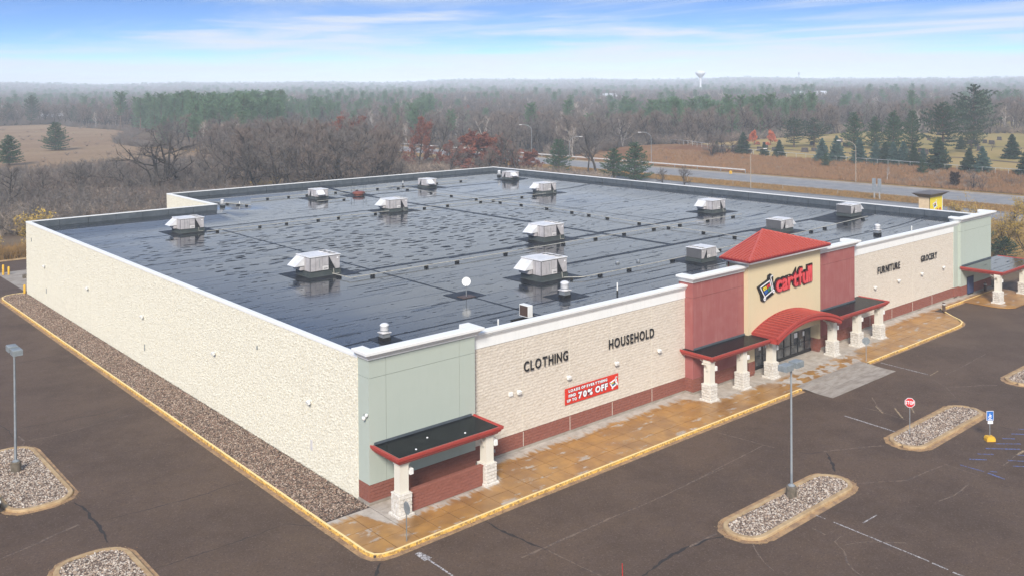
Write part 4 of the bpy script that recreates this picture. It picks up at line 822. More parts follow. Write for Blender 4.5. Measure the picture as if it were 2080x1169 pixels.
k_ = .405; cart(ban, lambda x, z: (4.38+(x-37.0)*k_, .10+(z-5.9)*k_), -.05, False, .05)
# main sign on the tower
sg = tag(empty('store_sign', (36.7, -.8, 5.8)), 'large store sign reading cartfull in red with cart emblem on the tan tower', 'sign')
cart(sg, lambda x, z: (x-36.7, z-5.8), -.02)
text_parts('cartfull', 2.74, 8.2, .56, 1.98, -.14, 'sign_red', sg, bold=.022, outline=.035, omat='sign_darkred', depth=.10, slant=.035, gap=.035)
text_parts('cartfull', 2.52, 8.42, .38, 2.18, -.04, 'letter_black', sg, bold=.13, depth=.08, slant=.035, gap=-.14, name='letter_backing')

# ================================================================ FIXTURES ON THE WALLS
def wall_light(loc, rz, label, grp='wall floodlights'):
    t = tag(empty('wall_light', loc, rz, .85), label, 'wall light', grp)
    MB().box(-.09, .09, -.05, 0, -.09, .11).build('mount', 'plastic_white', t); MB().tube([(0, -.04, .02), (0, -.16, .03)], .035, 6).build('arm', 'plastic_white', t)
    MB().add([(-.17, -.14, .12), (.17, -.14, .12), (.17, -.36, .05), (-.17, -.36, .05), (-.17, -.12, -.12), (.17, -.12, -.12), (.17, -.30, -.16), (-.17, -.30, -.16)], [(0, 1, 2, 3), (4, 7, 6, 5), (0, 4, 5, 1), (1, 5, 6, 2), (2, 6, 7, 3), (3, 7, 4, 0)]).build('lamp_head', 'plastic_white', t)
    MB().box(-.14, .14, -.28, -.14, -.165, -.15).build('lens', 'steel_light', t)
names = ['nearest the corner', 'second from the near corner', 'in the middle', 'second from the far end', 'nearest the far end']
for y, n in zip((6.7, 21.0, 35.8, 50.9, 66.1), names): wall_light((-.02, y, 4.3), -math.pi/2, 'white floodlight on the long cream side wall, '+n, 'floodlights on the long side wall')
for x, n in ((11.6, 'below CLOTHING beside the small white box'), (16.17, 'above the left end of the red banner'), (20.98, 'above the right end of the red banner'), (25.72, 'below the end of HOUSEHOLD')): wall_light((x, .37, 3.9), 0, 'white floodlight on the front wall '+n, 'floodlights on the front wall')
for x, n in ((58.31, 'left of FURNITURE, nearest the red bay'), (63.11, 'below the end of FURNITURE'), (68.15, 'below the start of GROCERY'), (73.19, 'nearest the far green bay')): wall_light((x, .37, 3.83), 0, 'white floodlight on the far front wall '+n, 'floodlights on the front wall')
tag(MB().bbox(10.83, 11.11, .24, .38, 3.76, 4.0).build('junction_box', 'plastic_white'), 'small flat white box beside the first front floodlight', 'junction box')
cn = ['under the left end of the near corner canopy', 'under the right end of the near corner canopy', 'at the left end of the entrance canopy', 'second from the left at the entrance', 'left of the glass doors', 'right of the glass doors', 'second from the right at the entrance', 'at the right end of the entrance canopy', 'under the far drive-up canopy', 'at the photo edge under the far canopy']
for (x, y), n in zip(COLS, cn):
    t = tag(empty('column_light', (x+.29, y-.12, 2.35)), 'small white lamp on the column '+n, 'wall light', 'lamps on the canopy columns')
    MB().bbox(.0, .14, -.10, .10, -.12, .12).build('mount', 'plastic_white', t); MB().bbox(.12, .34, -.16, .16, -.16, .18, .03).build('lamp_head', 'plastic_white', t)
t = tag(empty('security_camera', (-.01, .32, 5.05)), 'white twin security camera on the side of the green corner bay', 'camera')
MB().tube([(0, 0, .15), (-.14, 0, .15), (-.14, 0, -.02)], .025, 6).build('arm', 'lamp_gray', t); MB().lathe(-.14, .0, [(0, -.22), (.09, -.17), (.12, -.06), (.10, .02), (0, .03)], 12).build('dome', 'plastic_white', t, True); MB().lathe(-.10, -.22, [(0, .02), (.08, .06), (.10, .14), (.08, .22), (0, .24)], 12).build('dome', 'plastic_white', t, True)
t = tag(empty('door_sign_light', (81.2, -.12, 2.75)), 'white strip light above the side door under the far canopy', 'light'); MB().bbox(0, 1.1, -.1, 0, -.1, .12).build('housing', 'plastic_white', t)

# ================================================================ ROOFTOP EQUIPMENT
def rooftop_unit(loc):
    t = empty('rooftop_unit', loc); W, D, c, h = 2.95, 2.45, .45, 1.25
    MB().sweep([(0, 0), (W, 0), (W, D), (0, D)], [(.10, 0), (.02, .05), (0, c-.03), (.03, c), (-.1, c)], True).build('curb', 'unit_curb', t)
    MB().box(.06, W-.06, .06, D-.06, c+.02, c+h-.05).build('housing', 'unit_gap', t)
    MB().bbox(.0, 1.78, 0, D, c+h-.05, c+h+.03, .015).build('lid', 'steel_top', t); MB().bbox(1.80, W, 0, D, c+h-.05, c+h+.015, .015).build('lid', 'steel_top', t)
    for i, (x, y, r) in enumerate(((2.36, .46, .34), (2.36, 1.22, .34), (2.36, 1.98, .34))):
        MB().lathe(x, y, [(r+.05, c+h+.012), (r+.05, c+h+.06), (r, c+h+.06), (r, c+h-.02)], 16).build('fan_ring', 'steel_light', t)
        MB().cyl(x, y, c+h+.016, c+h+.022, r-.002, n=16).build('fan_guard', 'fan_dark', t)
        bl = MB()
        for q in range(4): a = q*1.5708+.3; bl.add([(x+.05*math.cos(a), y+.05*math.sin(a), c+h+.05), (x+r*.9*math.cos(a-.25), y+r*.9*math.sin(a-.25), c+h+.04), (x+r*.9*math.cos(a+.25), y+r*.9*math.sin(a+.25), c+h+.055)], [(0, 1, 2)])
        bl.cyl(x, y, c+h+.025, c+h+.065, .06, n=8).build('fan_blades', 'lamp_gray', t)
    for s, y in ((-1, .06), (1, D-.06)):
        for x0, x1, z0, z1 in ((.1, .56, .04, 1.14), (.60, 1.16, .04, 1.14), (1.20, 1.78, .45, 1.14), (1.20, 1.78, .04, .42), (2.45, 2.87, .04, 1.14)):
            MB().box(x0, x1, min(y, y+s*.03), max(y, y+s*.03), c+z0, c+z1).build('access_panel', 'unit_panel' if x0 != 1.2 or z0 > .1 else 'steel_light', t)
        MB().box(.92, .95, min(y, y+s*.05), max(y, y+s*.05), c+.3, c+.95).build('handle', 'lamp_gray', t)
        MB().prism([(1.84, c+.08), (2.42, c+.08), (1.84, c+1.10)], min(y, y+s*.02), max(y, y+s*.02), 'xz').build('coil_guard', 'fan_dark', t)
        MB().prism([(2.44, c+.08), (2.44, c+1.14), (1.86, c+1.14)], min(y, y+s*.045), max(y, y+s*.045), 'xz').build('coil_cover', 'unit_panel', t)
        MB().prism([(2.56, c+.88), (2.74, c+.88), (2.65, c+1.04)], min(y, y+s*.036), max(y, y+s*.036), 'xz').build('warning_sticker', 'white_print', t)
        MB().box(1.35, 1.7, min(y, y+s*.034), max(y, y+s*.034), c+.15, c+.2).build('maker_plate', 'fan_dark', t)
    for y0, y1 in ((.12, .72), (.78, 1.0)): MB().box(.03, .06, y0, y1, c+.04, c+1.14).build('access_panel', 'unit_panel', t)
    # slanted fresh-air hood
    y0, y1, zt, zb = 1.05, D-.02, c+h-.08, c+.42
    MB().add([(.06, y0, zt), (.06, y1, zt), (-.85, y1, zb), (-.85, y0, zb), (.06, y0, zb), (.06, y1, zb)], [(0, 3, 2, 1), (0, 4, 3), (1, 2, 5)]).build('hood', 'steel_top', t)
    MB().box(-.3, .06, y0+.05, y1-.05, c+.06, c+.36).build('filter_box', 'unit_panel', t); MB().box(-.14, .06, y0+.1, y1-.1, c+.36, c+.6).build('filter_box', 'fan_dark', t)
    MB().tube([(2.2, -.1, c+.1), (2.2, -.16, .1), (2.7, -.16, .08)], .03, 5).build('gas_pipe', 'pipe_yellowish', t)
    return t
def pad(x0, x1, y0, y1, z):
    vs = [(x0+(x1-x0)*i/8, y0+(y1-y0)*j/8) for j in range(9) for i in range(9)]
    MB().add([(a, b, roof_z(a, b)+z) for a, b in vs], [(j*9+i, j*9+i+1, j*9+i+10, j*9+i+9) for j in range(8) for i in range(8)]).build('roof_patch', 'roof_patch_black', roof)
U0 = rooftop_unit((0, 0, -50)); cpU = make_copier(U0)
UN = [(12.5, 59.5, 0, .98, 'large grey rooftop unit nearest the left notch of the roof'), (11.4, 27.5, 0, 1.04, 'large grey rooftop unit closest to the long side wall'), (39.8, 57.8, 0, .98, 'grey hooded rooftop unit in the middle of the rear half of the roof'),
      (68.2, 58.7, 0, .95, 'grey hooded rooftop unit by the far parapet near the forked tree'), (38.9, 27.05, 0, 1.02, 'grey hooded rooftop unit at the centre of the roof beside the dark seam crossing'), (25.0, 12.5, 0, 1.06, 'large hooded rooftop unit with three fans nearest the front wall'), (69.4, 28.1, 0, .96, 'hooded rooftop unit behind the red hip roof to its upper right'),
      (41.7, 77.0, 90, .84, 'small rooftop unit left of the low orange fan'), (62.3, 77.9, 90, .84, 'small rooftop unit on the rear edge right of the orange fan'), (79.3, 76.8, 90, .8, 'rooftop unit in the rear corner beside a white vent'),
      (44.0, 10.45, 180, .76, 'boxy rooftop unit without hood left of the red hip roof'), (64.7, 15.4, 180, .82, 'boxy rooftop unit rising behind the red hip roof'), (80.2, 15.6, 180, .82, 'boxy rooftop unit at the far right of the roof')]
for i, (x, y, rz, sc, lab) in enumerate(UN):
    if i == 0: o = U0; o.location = (x, y, roof_z(x, y)+.004); o.scale = (sc,)*3
    else: o = cpU((x, y, roof_z(x, y)+.004), R(rz), sc)
    tag(o, lab, 'rooftop unit', 'heating and cooling units on the roof')
    w, d = 2.95*sc, 2.45*sc
    if rz == 0: bx = (x-1.2, x+w+1.3, y-1.1, y+d+1.1)
    elif rz == 90: bx = (x-d-1.1, x+1.3, y-1.1, y+w+1.1)
    else: bx = (x-w-1.2, x+1.2, y-d-1.1, y+1.1)
    pad(bx[0], bx[1], bx[2], bx[3], .014)
for x0, x1, y0, y1 in ((45.0, 49.0, 75.5, 79.5), (4.6, 6.2, 5.6, 7.4), (21.5, 24.4, 6.2, 8.6), (16.0, 18.6, 12, 14.4), (73.5, 79, 13, 17)):
    pad(x0, x1, y0, y1, .019)
# round exhaust fans
def exhaust(x, y, label, sc=1.):
    t = tag(empty('exhaust_vent', (x, y, roof_z(x, y)), 0, sc), label, 'roof vent', 'round exhaust vents on the roof')
    MB().box(-.30, .30, -.30, .30, 0, .22).build('curb', 'rubber_black', t); MB().box(-.27, .27, -.27, .27, .22, .50).build('base', 'galvanized', t); MB().box(-.34, .34, -.34, .34, .50, .54).build('flange', 'steel_light', t)
    MB().lathe(0, 0, [(.27, .54), (.29, .6), (.29, .95), (.31, .97), (.31, 1.02), (.22, 1.10), (.1, 1.14), (0, 1.15)], 18).build('dome', 'steel_top', t, True); MB().cyl(0, 0, .62, .68, .295, n=18).build('band', 'galvanized', t)
exhaust(5.3, 6.45, 'round exhaust vent behind the green corner bay'); exhaust(22.6, 7.2, 'round white exhaust vent between the front hooded unit and the cornice', 1.15); exhaust(68.8, 5.5, 'round exhaust vent near the far front cornice', 1.05)
exhaust(25.5, 77.5, 'round exhaust vent beside the roof notch', .9); exhaust(79.9, 82.9, 'white exhaust vent left of the rear corner unit', .95)
def pipe_vent(x, y, h, label, cap=False):
    t = tag(empty('vent_pipe', (x, y, roof_z(x, y))), label, 'vent pipe', 'thin vent pipes on the roof'); MB().cyl(0, 0, 0, h*.35, .07, n=8).build('boot', 'rubber_black', t); MB().cyl(0, 0, h*.35, h, .055, n=8).build('pipe', 'plastic_white', t)
pipe_vent(12.2, 3.0, .85, 'white vent pipe just behind the cornice by the near green bay'); pipe_vent(26.4, 5.1, .95, 'white vent pipe with black boot between the front vent and the red bay'); pipe_vent(52.6, 3.6, .8, 'thin white pipe just right of the red hip roof'); pipe_vent(72.6, 3.5, .8, 'thin white pipe by the far front cornice')
pipe_vent(28.5, 78.6, .5, 'short pipe right of the notch vent'); pipe_vent(60.0, 84.3, .6, 'white pipe at the rear parapet')
for x, y, n in ((36.0, 13.9, 'left'), (38.0, 13.1, 'right')):
    t = tag(empty('roof_drain', (x, y, RZ)), 'small round drain cap right of the front hooded unit, the %s one' % n, 'roof drain'); MB().lathe(0, 0, [(.2, 0), (.2, .12), (.14, .2), (0, .22)], 10).build('cap', 'galvanized', t)
# orange upblast fan with wires
t = tag(empty('orange_roof_fan', (47.1, 77.3, RZ)), 'low rusty orange roof fan with thin rods around it', 'roof fan'); MB().lathe(0, 0, [(.75, 0), (.75, .25), (.95, .28), (.95, .52), (.6, .62), (0, .65)], 16).build('housing', 'fan_orange', t)
for a in (0, 1.57, 3.14, 4.7): MB().tube([(1.3*math.cos(a), 1.3*math.sin(a), 0), (1.3*math.cos(a), 1.3*math.sin(a), 1.6)], .03, 4).build('rod', 'unit_curb', t)
# satellite dish on a ballast board
t = tag(empty('satellite_dish', (17.0, 12.6, RZ)), 'white satellite dish on a brown ballast board near the front of the roof', 'satellite dish')
MB().box(-.6, .6, -.45, .45, .0, .06).build('ballast_board', 'brown_case', t); MB().tube([(0, 0, .05), (0, 0, 1.0)], .035, 6).build('mast', 'galvanized', t)
dv = []; N_ = 18
dz_ = Vector((-.55, -.80, .22)).normalized(); du = Vector((0, 0, 1)).cross(dz_).normalized(); dw = dz_.cross(du)
mb = MB(); vs = [tuple(Vector((0, 0, 1.22)))]
for rr, dd in ((.14, .02), (.27, .05), (.35, .09)):
    for i in range(N_): a = 2*math.pi*i/N_; vs.append(tuple(Vector((0, 0, 1.22))+(du*math.cos(a)+dw*math.sin(a))*rr+dz_*dd))
fs = [(0, 1+i, 1+(i+1) % N_) for i in range(N_)]+[(1+r*N_+i, 1+(r+1)*N_+i, 1+(r+1)*N_+(i+1) % N_, 1+r*N_+(i+1) % N_) for r in range(2) for i in range(N_)]
mb.add(vs, fs).build('reflector', 'plastic_white', t, True); MB().tube([Vector((0, 0, .85)), Vector((0, 0, 1.05))+dz_*.5], .015, 4).cyl((dz_*.5).x, (dz_*.5).y, 1.0, 1.12, .05, n=6).build('feed_arm', 'steel_light', t)
# small condenser on sleepers
t = tag(empty('condenser_unit', (15.45, 3.55, RZ)), 'small white air-conditioning box with brown grille behind the front cornice', 'condenser')
MB().bbox(0, .42, 0, .95, .28, 1.12).build('case', 'plastic_white', t); MB().box(-.02, .0, .06, .89, .34, 1.06).build('grille', 'brown_case', t); MB().box(-.9, .7, .05, .17, .02, .14).box(-.9, .7, .78, .9, .02, .14).build('sleeper', 'rubber_black', t); MB().tube([(.42, .2, .5), (.7, .2, .3), (.9, -.1, .12), (1.3, .1, .1)], .05, 6).tube([(0, 0, .28), (-.3, .1, .12)], .04, 5).build('hose', 'rubber_black', t)
# gas pipes on little black blocks
blk = bpy.data.meshes.new('support_block'); b_ = MB().bbox(-.20, .20, -.12, .12, 0, .17, .02); blk.from_pydata(b_.v, [], b_.f); blk.materials.append(M['rubber_black'])
def gas_line(pts, label, step=3.6, seed=1):
    t = tag(empty('gas_pipe', (pts[0][0], pts[0][1], RZ)), label, 'gas pipe', 'gas pipes running over the roof'); r = random.Random(seed); ox, oy = pts[0]
    P = [(x-ox, y-oy, roof_z(x, y)-RZ+.21) for x, y in pts]; MB().tube(P, .042, 6).build('pipe', 'pipe_yellowish', t)
    for a, b in zip(P, P[1:]):
        d = Vector(b)-Vector(a); n = max(1, int(d.length/step)); ang = math.atan2(d.y, d.x)+math.pi/2
        for i in range(n): q = Vector(a)+d*((i+.5+r.uniform(-.25, .25))/n); put('support_block', blk, t, (q.x, q.y, roof_z(q.x+ox, q.y+oy)-RZ+.012), ang+r.uniform(-.1, .1))
gas_line([(15.0, 58.0), (39, 57.95), (56.6, 57.9), (68.2, 58.1)], 'gas pipe on black blocks along the rear row of units', 3.6, 1)
gas_line([(56.6, 84), (56.5, 70), (56.7, 57.9), (57.4, 49), (57, 40), (56, 31), (56.0, 17), (55.8, 11.7)], 'gas pipe on black blocks running from the rear to the red hip roof', 4.4, 2)
gas_line([(13.4, 27.1), (13.6, 24.4), (29, 24.4), (40.8, 24.6), (56.1, 24.7), (70.5, 24.4)], 'gas pipe on black blocks along the middle row of units', 4.8, 3)
gas_line([(27.2, 12.0), (28.6, 11.0), (37.5, 10.9), (50.3, 11.5), (62.7, 11.4), (79, 12.1)], 'gas pipe on black blocks along the front row of units', 3.8, 4)
gas_line([(38.0, 73.8), (43.5, 74.0)], 'short gas pipe by the small rear unit', 2.6, 5); gas_line([(32, 82.4), (44, 82.2), (60, 82), (72, 82.2)], 'gas pipe on black blocks by the rear parapet', 4.0, 6)
gas_line([(27.0, 80.5), (29.2, 76.5)], 'short gas pipe beside the notch vent', 1.4, 7)
for i, (x, y) in enumerate(((82.8, 16.6),)):
    t = tag(empty('vent_pipe', (x, y, RZ)), 'dark pipe with white top right of the far right unit', 'vent pipe'); MB().cyl(0, 0, 0, .7, .08, n=8).build('boot', 'rubber_black', t); MB().cyl(0, 0, .7, 1.2, .09, n=8).build('cap', 'plastic_white', t)

# ================================================================ PARKING LOT FURNITURE
def lot_lamp(x, y, base_z, axis, label):
    t = tag(empty('parking_lot_lamp', (x, y, 0), axis), label, 'street lamp', 'double lamps on the parking lot')
    MB().lathe(0, 0, [(.30, -.05), (.30, .55), (.27, .60), (0, .60)], 18).build('concrete_base', 'concrete_base', t); MB().lathe(0, 0, [(.2, .6), (.2, .64), (.13, .7), (.1, .74)], 12).build('base_cover', 'pole_gray', t)
    MB().tube([(0, 0, .62), (0, 0, 4), (0, 0, 7.62)], .085, 4, r1=.06).build('pole', 'pole_gray', t); MB().tube([(-.22, 0, 7.58), (.22, 0, 7.58)], .04, 6).build('arm', 'pole_gray', t)
    for s in (-1, 1):
        x0, x1 = (.16, .92) if s > 0 else (-.92, -.16); h = MB().bbox(x0, x1, -.28, .28, 7.42, 7.78, .035).build('lamp_head', 'lamp_gray', t); MB().box(x0+.07, x1-.07, -.22, .22, 7.40, 7.42).build('lens', 'steel_light', h)
lot_lamp(18.99, -15.3, 0, 0, 'tall grey double lamp on the island before the entrance'); lot_lamp(-13.93, 19.0, 0, math.pi/2, 'tall grey double lamp on the island at the left edge')
def sign_post(name, loc, rz, label, cat):
    return tag(empty(name, loc, rz), label, cat)
def octagon(r, cx=0, cz=0): return [(cx+r*math.cos(R(22.5+45*i)), cz+r*math.sin(R(22.5+45*i))) for i in range(8)]
def stop_sign(x, y, z, rz, label, h=2.15):
    t = sign_post('stop_sign', (x, y, z), rz, label, 'stop sign'); MB().box(-.025, .025, -.02, .02, -.1, h+.3).build('post', 'galvanized', t)
    MB().prism(octagon(.35, 0, h), -.04, -.02, 'xz').build('plate_back', 'lamp_gray', t); f = MB().prism(octagon(.345, 0, h), -.046, -.041, 'xz').build('border', 'white_print', t); MB().prism(octagon(.318, 0, h), -.052, -.047, 'xz').build('face', 'print_red', t)
    text_parts('STOP', -.27, .27, h-.12, h+.12, -.06, 'white_print', t, bold=.03, depth=.006, gap=.10)
stop_sign(33.43, -15.32, 0, R(-58), 'red stop sign standing in the middle stone island')
stop_sign(-.8, -4.84, 0, R(85), 'stop sign seen nearly edge-on at the sidewalk corner', 1.75)
t = sign_post('walk_sign', (46.95, -4.9, 0), R(130), 'grey back of a small sign on a post at the sidewalk edge by the entrance', 'sign'); MB().box(-.025, .025, -.02, .02, 0, 2.0).build('post', 'galvanized', t); MB().prism(octagon(.34, 0, 1.72), -.04, -.02, 'xz').build('plate', 'lamp_gray', t)
t = sign_post('disabled_parking_sign', (36.55, -19.3, AZ), R(-38), 'blue wheelchair parking sign on a yellow concrete block', 'parking sign')
MB().prism([(-.30, 0), (.30, 0), (.30, .18), (.22, .32), (-.22, .32), (-.30, .18)], -.20, .20, 'xz').build('base_block', 'safety_yellow', t); MB().box(-.025, .025, -.02, .02, .38, 1.95).build('post', 'galvanized', t)
MB().box(-.24, .24, -.05, -.02, 1.38, 2.02).build('plate', 'white_print', t); MB().box(-.22, .22, -.055, -.05, 1.40, 2.0).build('face', 'sign_blue', t); MB().box(-.16, .20, -.05, -.025, 1.16, 1.34).build('small_plate', 'white_print', t)
MB().prism([(-.02+.10*math.cos(a*.5236), 1.62+.10*math.sin(a*.5236)) for a in range(12)], -.062, -.056, 'xz').box(-.04, .0, -.064, -.057, 1.66, 1.86).box(-.05, .10, -.064, -.057, 1.70, 1.74).box(-.15, .15, -.062, -.056, 1.43, 1.47).build('wheelchair_symbol', 'white_print', t)
MB().prism([(-.02+.055*math.cos(a*.5236), 1.62+.055*math.sin(a*.5236)) for a in range(12)], -.066, -.063, 'xz').build('wheelchair_symbol', 'sign_blue', t)
for x, y, lab in ((69.25, -1.55, 'dark bollard light with white top where the yellow curb meets the wall'), (82.2, -.45, 'dark bollard light with white top under the far canopy')):
    t = tag(empty('bollard_light', (x, y, 0)), lab, 'bollard', 'dark bollard lights'); MB().cyl(0, 0, 0, .72, .16, n=12).build('post', 'brown_case', t); MB().cyl(0, 0, .72, .80, .17, n=12).build('light_ring', 'plastic_white', t); MB().cyl(0, 0, .80, .92, .165, .12, n=12).build('cap', 'brown_case', t)
for x, y, h, lab in ((-.25, 74.0, 1.15, 'yellow bollard at the far end of the long wall'), (.70, 88.4, 1.3, 'taller yellow bollard of the pair at the left edge'), (1.25, 88.0, 1.05, 'shorter yellow bollard of the pair at the left edge')):
    t = tag(empty('yellow_bollard', (x, y, AZ)), lab, 'bollard', 'yellow bollards behind the store'); MB().lathe(0, 0, [(.13, 0), (.13, h-.06), (.09, h), (0, h+.02)], 12).build('post', 'safety_yellow', t, True)
tag(MB().bbox(2.0, 6.0, 84.0, 84.5, AZ, .35, .05).build('wheel_stop', 'concrete_base'), 'low weathered concrete wall on the service pad behind the store', 'low wall')
# hydrant with marker rod, only its top in the picture
t = tag(empty('fire_hydrant', (3.93, -15.95, AZ)), 'top of a red fire hydrant with a red marker rod at the bottom edge', 'fire hydrant')
MB().lathe(0, 0, [(.16, 0), (.16, .06), (.11, .08), (.11, .58), (.15, .60), (.15, .66), (.13, .72), (.07, .80), (.03, .82), (.03, .88), (0, .88)], 14).build('barrel', 'hydrant_red', t, True)
MB().tube([(-.22, 0, .46), (.22, 0, .46)], .06, 8).tube([(0, -.22, .42), (0, 0, .42)], .075, 8).build('nozzle', 'hydrant_red', t); MB().tube([(-.08, .06, .7), (-.10, .07, 1.62)], .02, 5).build('marker_rod', 'hydrant_red', t); MB().box(-.16, .04, -.13, -.12, .62, .74).build('reflective_band', 'white_print', t)
for x, y in ((.35, .1),): MB().cyl(x, y, 0, .5, .06, n=8).build('nozzle', 'hydrant_red', t)
# parked car, only its nose in the picture
def car(x, y, rz, label):
    t = tag(empty('parked_car', (x, y, AZ), rz), label, 'car')
    side = [(-2.25, .35), (-2.3, .7), (-2.2, .98), (-1.6, 1.02), (-1.1, 1.42), (.35, 1.45), (1.15, 1.0), (2.05, .86), (2.3, .66), (2.32, .36), (1.9, .24), (-2.0, .24)]
    vs = []; n = len(side)
    for yy, k in ((-.88, .0), (-.80, 1), (.80, 1), (.88, .0)):
        for a, b in side: s_ = 1 if b < .9 else .86; vs.append((a*(1-.02*k), yy*s_, b+(.03*k if b > .3 else 0)))
    fs = [(r*n+i, r*n+(i+1) % n, (r+1)*n+(i+1) % n, (r+1)*n+i) for r in range(3) for i in range(n)]+[tuple(range(n-1, -1, -1)), tuple(3*n+i for i in range(n))]
    b = MB().add(vs, fs).build('body', 'car_paint', t, False)
    for s in (-1, 1): MB().prism([(-1.45, 1.04), (-1.0, 1.38), (.32, 1.4), (.98, 1.04)], min(s*.78, s*.80), max(s*.78, s*.80), 'xz').build('side_window', 'window_dark', t)
    MB().add([(1.10, -.66, 1.045), (1.10, .66, 1.045), (.42, .60, 1.46), (.42, -.60, 1.46)], [(0, 1, 2, 3)]).build('windscreen', 'window_dark', t)
    for xx in (-1.42, 1.42):
        for yy in (-.80, .80):
            w = MB(); vv = [(xx+.33*math.cos(a*.3927), yy+q, .33+.33*math.sin(a*.3927)) for q in (-.11, .11) for a in range(16)]
            w.add(vv, [(i, (i+1) % 16, 16+(i+1) % 16, 16+i) for i in range(16)]+[tuple(range(15, -1, -1)), tuple(range(16, 32))]).build('wheel', 'tire', t)
    for s in (-1, 1): MB().bbox(2.2, 2.36, min(s*.5, s*.78), max(s*.5, s*.78), .58, .72, .02).build('headlight', 'plastic_white', t)
    MB().box(2.30, 2.34, -.45, .45, .4, .55).build('grille', 'window_dark', t)
car(-18.35, 14.2, 0, 'black parked car of which only the nose shows at the left edge')
# ================================================================ BEYOND THE STORE
HX = [-80, -40, 0, 40, 80, 120, 160, 200, 250, 300, 360, 430]
def hw(x, y): return x
def road(name, mat, x0, x1, dz, label, y0=-120, y1=330):
    n = 60; vs = []
    for i in range(n+1):
        y = y0+(y1-y0)*i/n
        for x in (x0, (x0+x1)/2, x1): X = hw(x, y); vs.append((X, y, hgt(X, y) if False else max(0, 0)+dz))
    fs = [(3*i+a, 3*i+1+a, 3*i+4+a, 3*i+3+a) for i in range(n) for a in (0, 1)]
    return tag(MB().add(vs, fs).build(name, mat), label, kind='structure')
road('verge', 'verge_grass', 100.5, 183.5, -.20, 'golden dry grass verge and median along the highway')
road('highway_shoulder', 'highway_shoulder', 163.2, 180.6, -.17, 'pale gravel shoulder of the far carriageway'); road('highway_shoulder', 'frontage_asphalt', 140.2, 153.0, -.17, 'dark shoulder of the near carriageway')
hA = road('highway', 'highway_concrete', 164.6, 177.0, -.155, 'far carriageway of the highway'); hB = road('highway', 'highway_concrete', 142.0, 150.8, -.155, 'near carriageway of the highway')
for hh_, xs in ((hA, (165.0, 176.6)), (hB, (142.4, 150.4))):
    for x in xs: ribbon([(hw(x, y), y) for y in range(-120, 340, 20)], .16, -.148).build('lane_line', 'paint_white', hh_)
for hh_, x in ((hA, 170.8), (hB, 146.4)):
    for y in range(-60, 330, 12): ribbon([(hw(x, y), y), (hw(x, y+3.2), y+3.2)], .2, -.148).build('lane_dash', 'paint_white', hh_)
def gridsheet(name, mat, fx, y0, y1, n, m_, dz, label):
    vs = []
    for i in range(n+1):
        y = y0+(y1-y0)*i/n; a, b = fx(y)
        for j in range(m_+1): x = a+(b-a)*j/m_; vs.append((x, y, hgt(x, y)+dz))
    return tag(MB().add(vs, [(i*(m_+1)+j, i*(m_+1)+j+1, (i+1)*(m_+1)+j+1, (i+1)*(m_+1)+j) for i in range(n) for j in range(m_)]).build(name, mat, smooth=True), label, kind='structure')
gridsheet('embankment', 'embankment_grass', lambda y: (183, 206+ss(110, 160, y)*22), -100, 178, 70, 16, -.14, 'rust-brown grassy embankment between the highway and the cemetery')
gridsheet('cemetery_lawn', 'lawn_grass', lambda y: (205.5+ss(110, 160, y)*22, 560), -150, 150-0, 60, 40, -.12, 'yellow-green cemetery lawn on the rise behind the fence')
def fieldx(y): t = (y-232)/360; return (-90+60*t, 92+62*t+10*math.sin(y*.03))
gridsheet('field', 'field_grass', fieldx, 232, 600, 50, 20, -.18, 'wide dry golden-brown field at the upper left')
for pts in ([(221, 150), (220.5, 120), (221, 98), (226.5, 63), (220, 47), (214, 10)], [(262, 130), (272, 100), (276, 70), (268, 30)]):
    L = []
    for a, b in zip(pts, pts[1:]):
        for i in range(8): L.append((a[0]+(b[0]-a[0])*i/8, a[1]+(b[1]-a[1])*i/8))
    vs = []; 
    for x, y in L: vs += [(x-1.3, y, hgt(x, y)-.07), (x+1.3, y, hgt(x, y)-.07)]
    tag(MB().add(vs, [(2*i, 2*i+1, 2*i+3, 2*i+2) for i in range(len(L)-1)]).build('cemetery_lane', 'lane_dirt'), 'thin dark lane across the cemetery lawn', kind='structure')
# fence along the cemetery
t = tag(empty('cemetery_fence', (203, 60, 0)), 'long low steel pipe fence along the edge of the cemetery', 'fence')
FP = [(201, -40), (201.5, 20), (201.8, 40), (202.3, 55), (203, 67), (204, 88), (205, 104), (207, 122), (213, 140), (222, 160)]
def along(P, step):
    out = []
    for a, b in zip(P, P[1:]):
        n = max(1, int(math.hypot(b[0]-a[0], b[1]-a[1])/step))
        for i in range(n): out.append((a[0]+(b[0]-a[0])*i/n, a[1]+(b[1]-a[1])*i/n))
    return out+[P[-1]]
fp = along(FP, 3.0); MB().tube([(x-203, y-60, hgt(x, y)+1.35) for x, y in fp], .055, 4).build('top_rail', 'fence_steel', t)
for x, y in fp: MB().cyl(x-203, y-60, hgt(x, y)-.2, hgt(x, y)+1.35, .05, n=5).build('fence_post', 'fence_steel', t)
t = tag(empty('guardrail', (182, 150, 0)), 'pale steel guardrail on the far side of the highway', 'guardrail')
gp = along([(hw(182.2, y), y) for y in range(102, 330, 20)], 4); MB().sweep([(x-182, y-150) for x, y in gp], [(0, .85), (-.06, .78), (0, .7), (-.06, .62), (0, .5)], cap=False).build('rail', 'steel_light', t)
for x, y in gp[::2]: MB().box(x-182, x-181.85, y-150-.08, y-150+.08, -.2, .82).build('rail_post', 'pole_gray', t)
t = tag(empty('rail_end_marker', (177.4, 103.2, -.15)), 'yellow end cushion of the guardrail', 'marker'); MB().bbox(-.2, .2, -.3, .3, 0, .8, .1).build('cushion', 'safety_yellow', t)
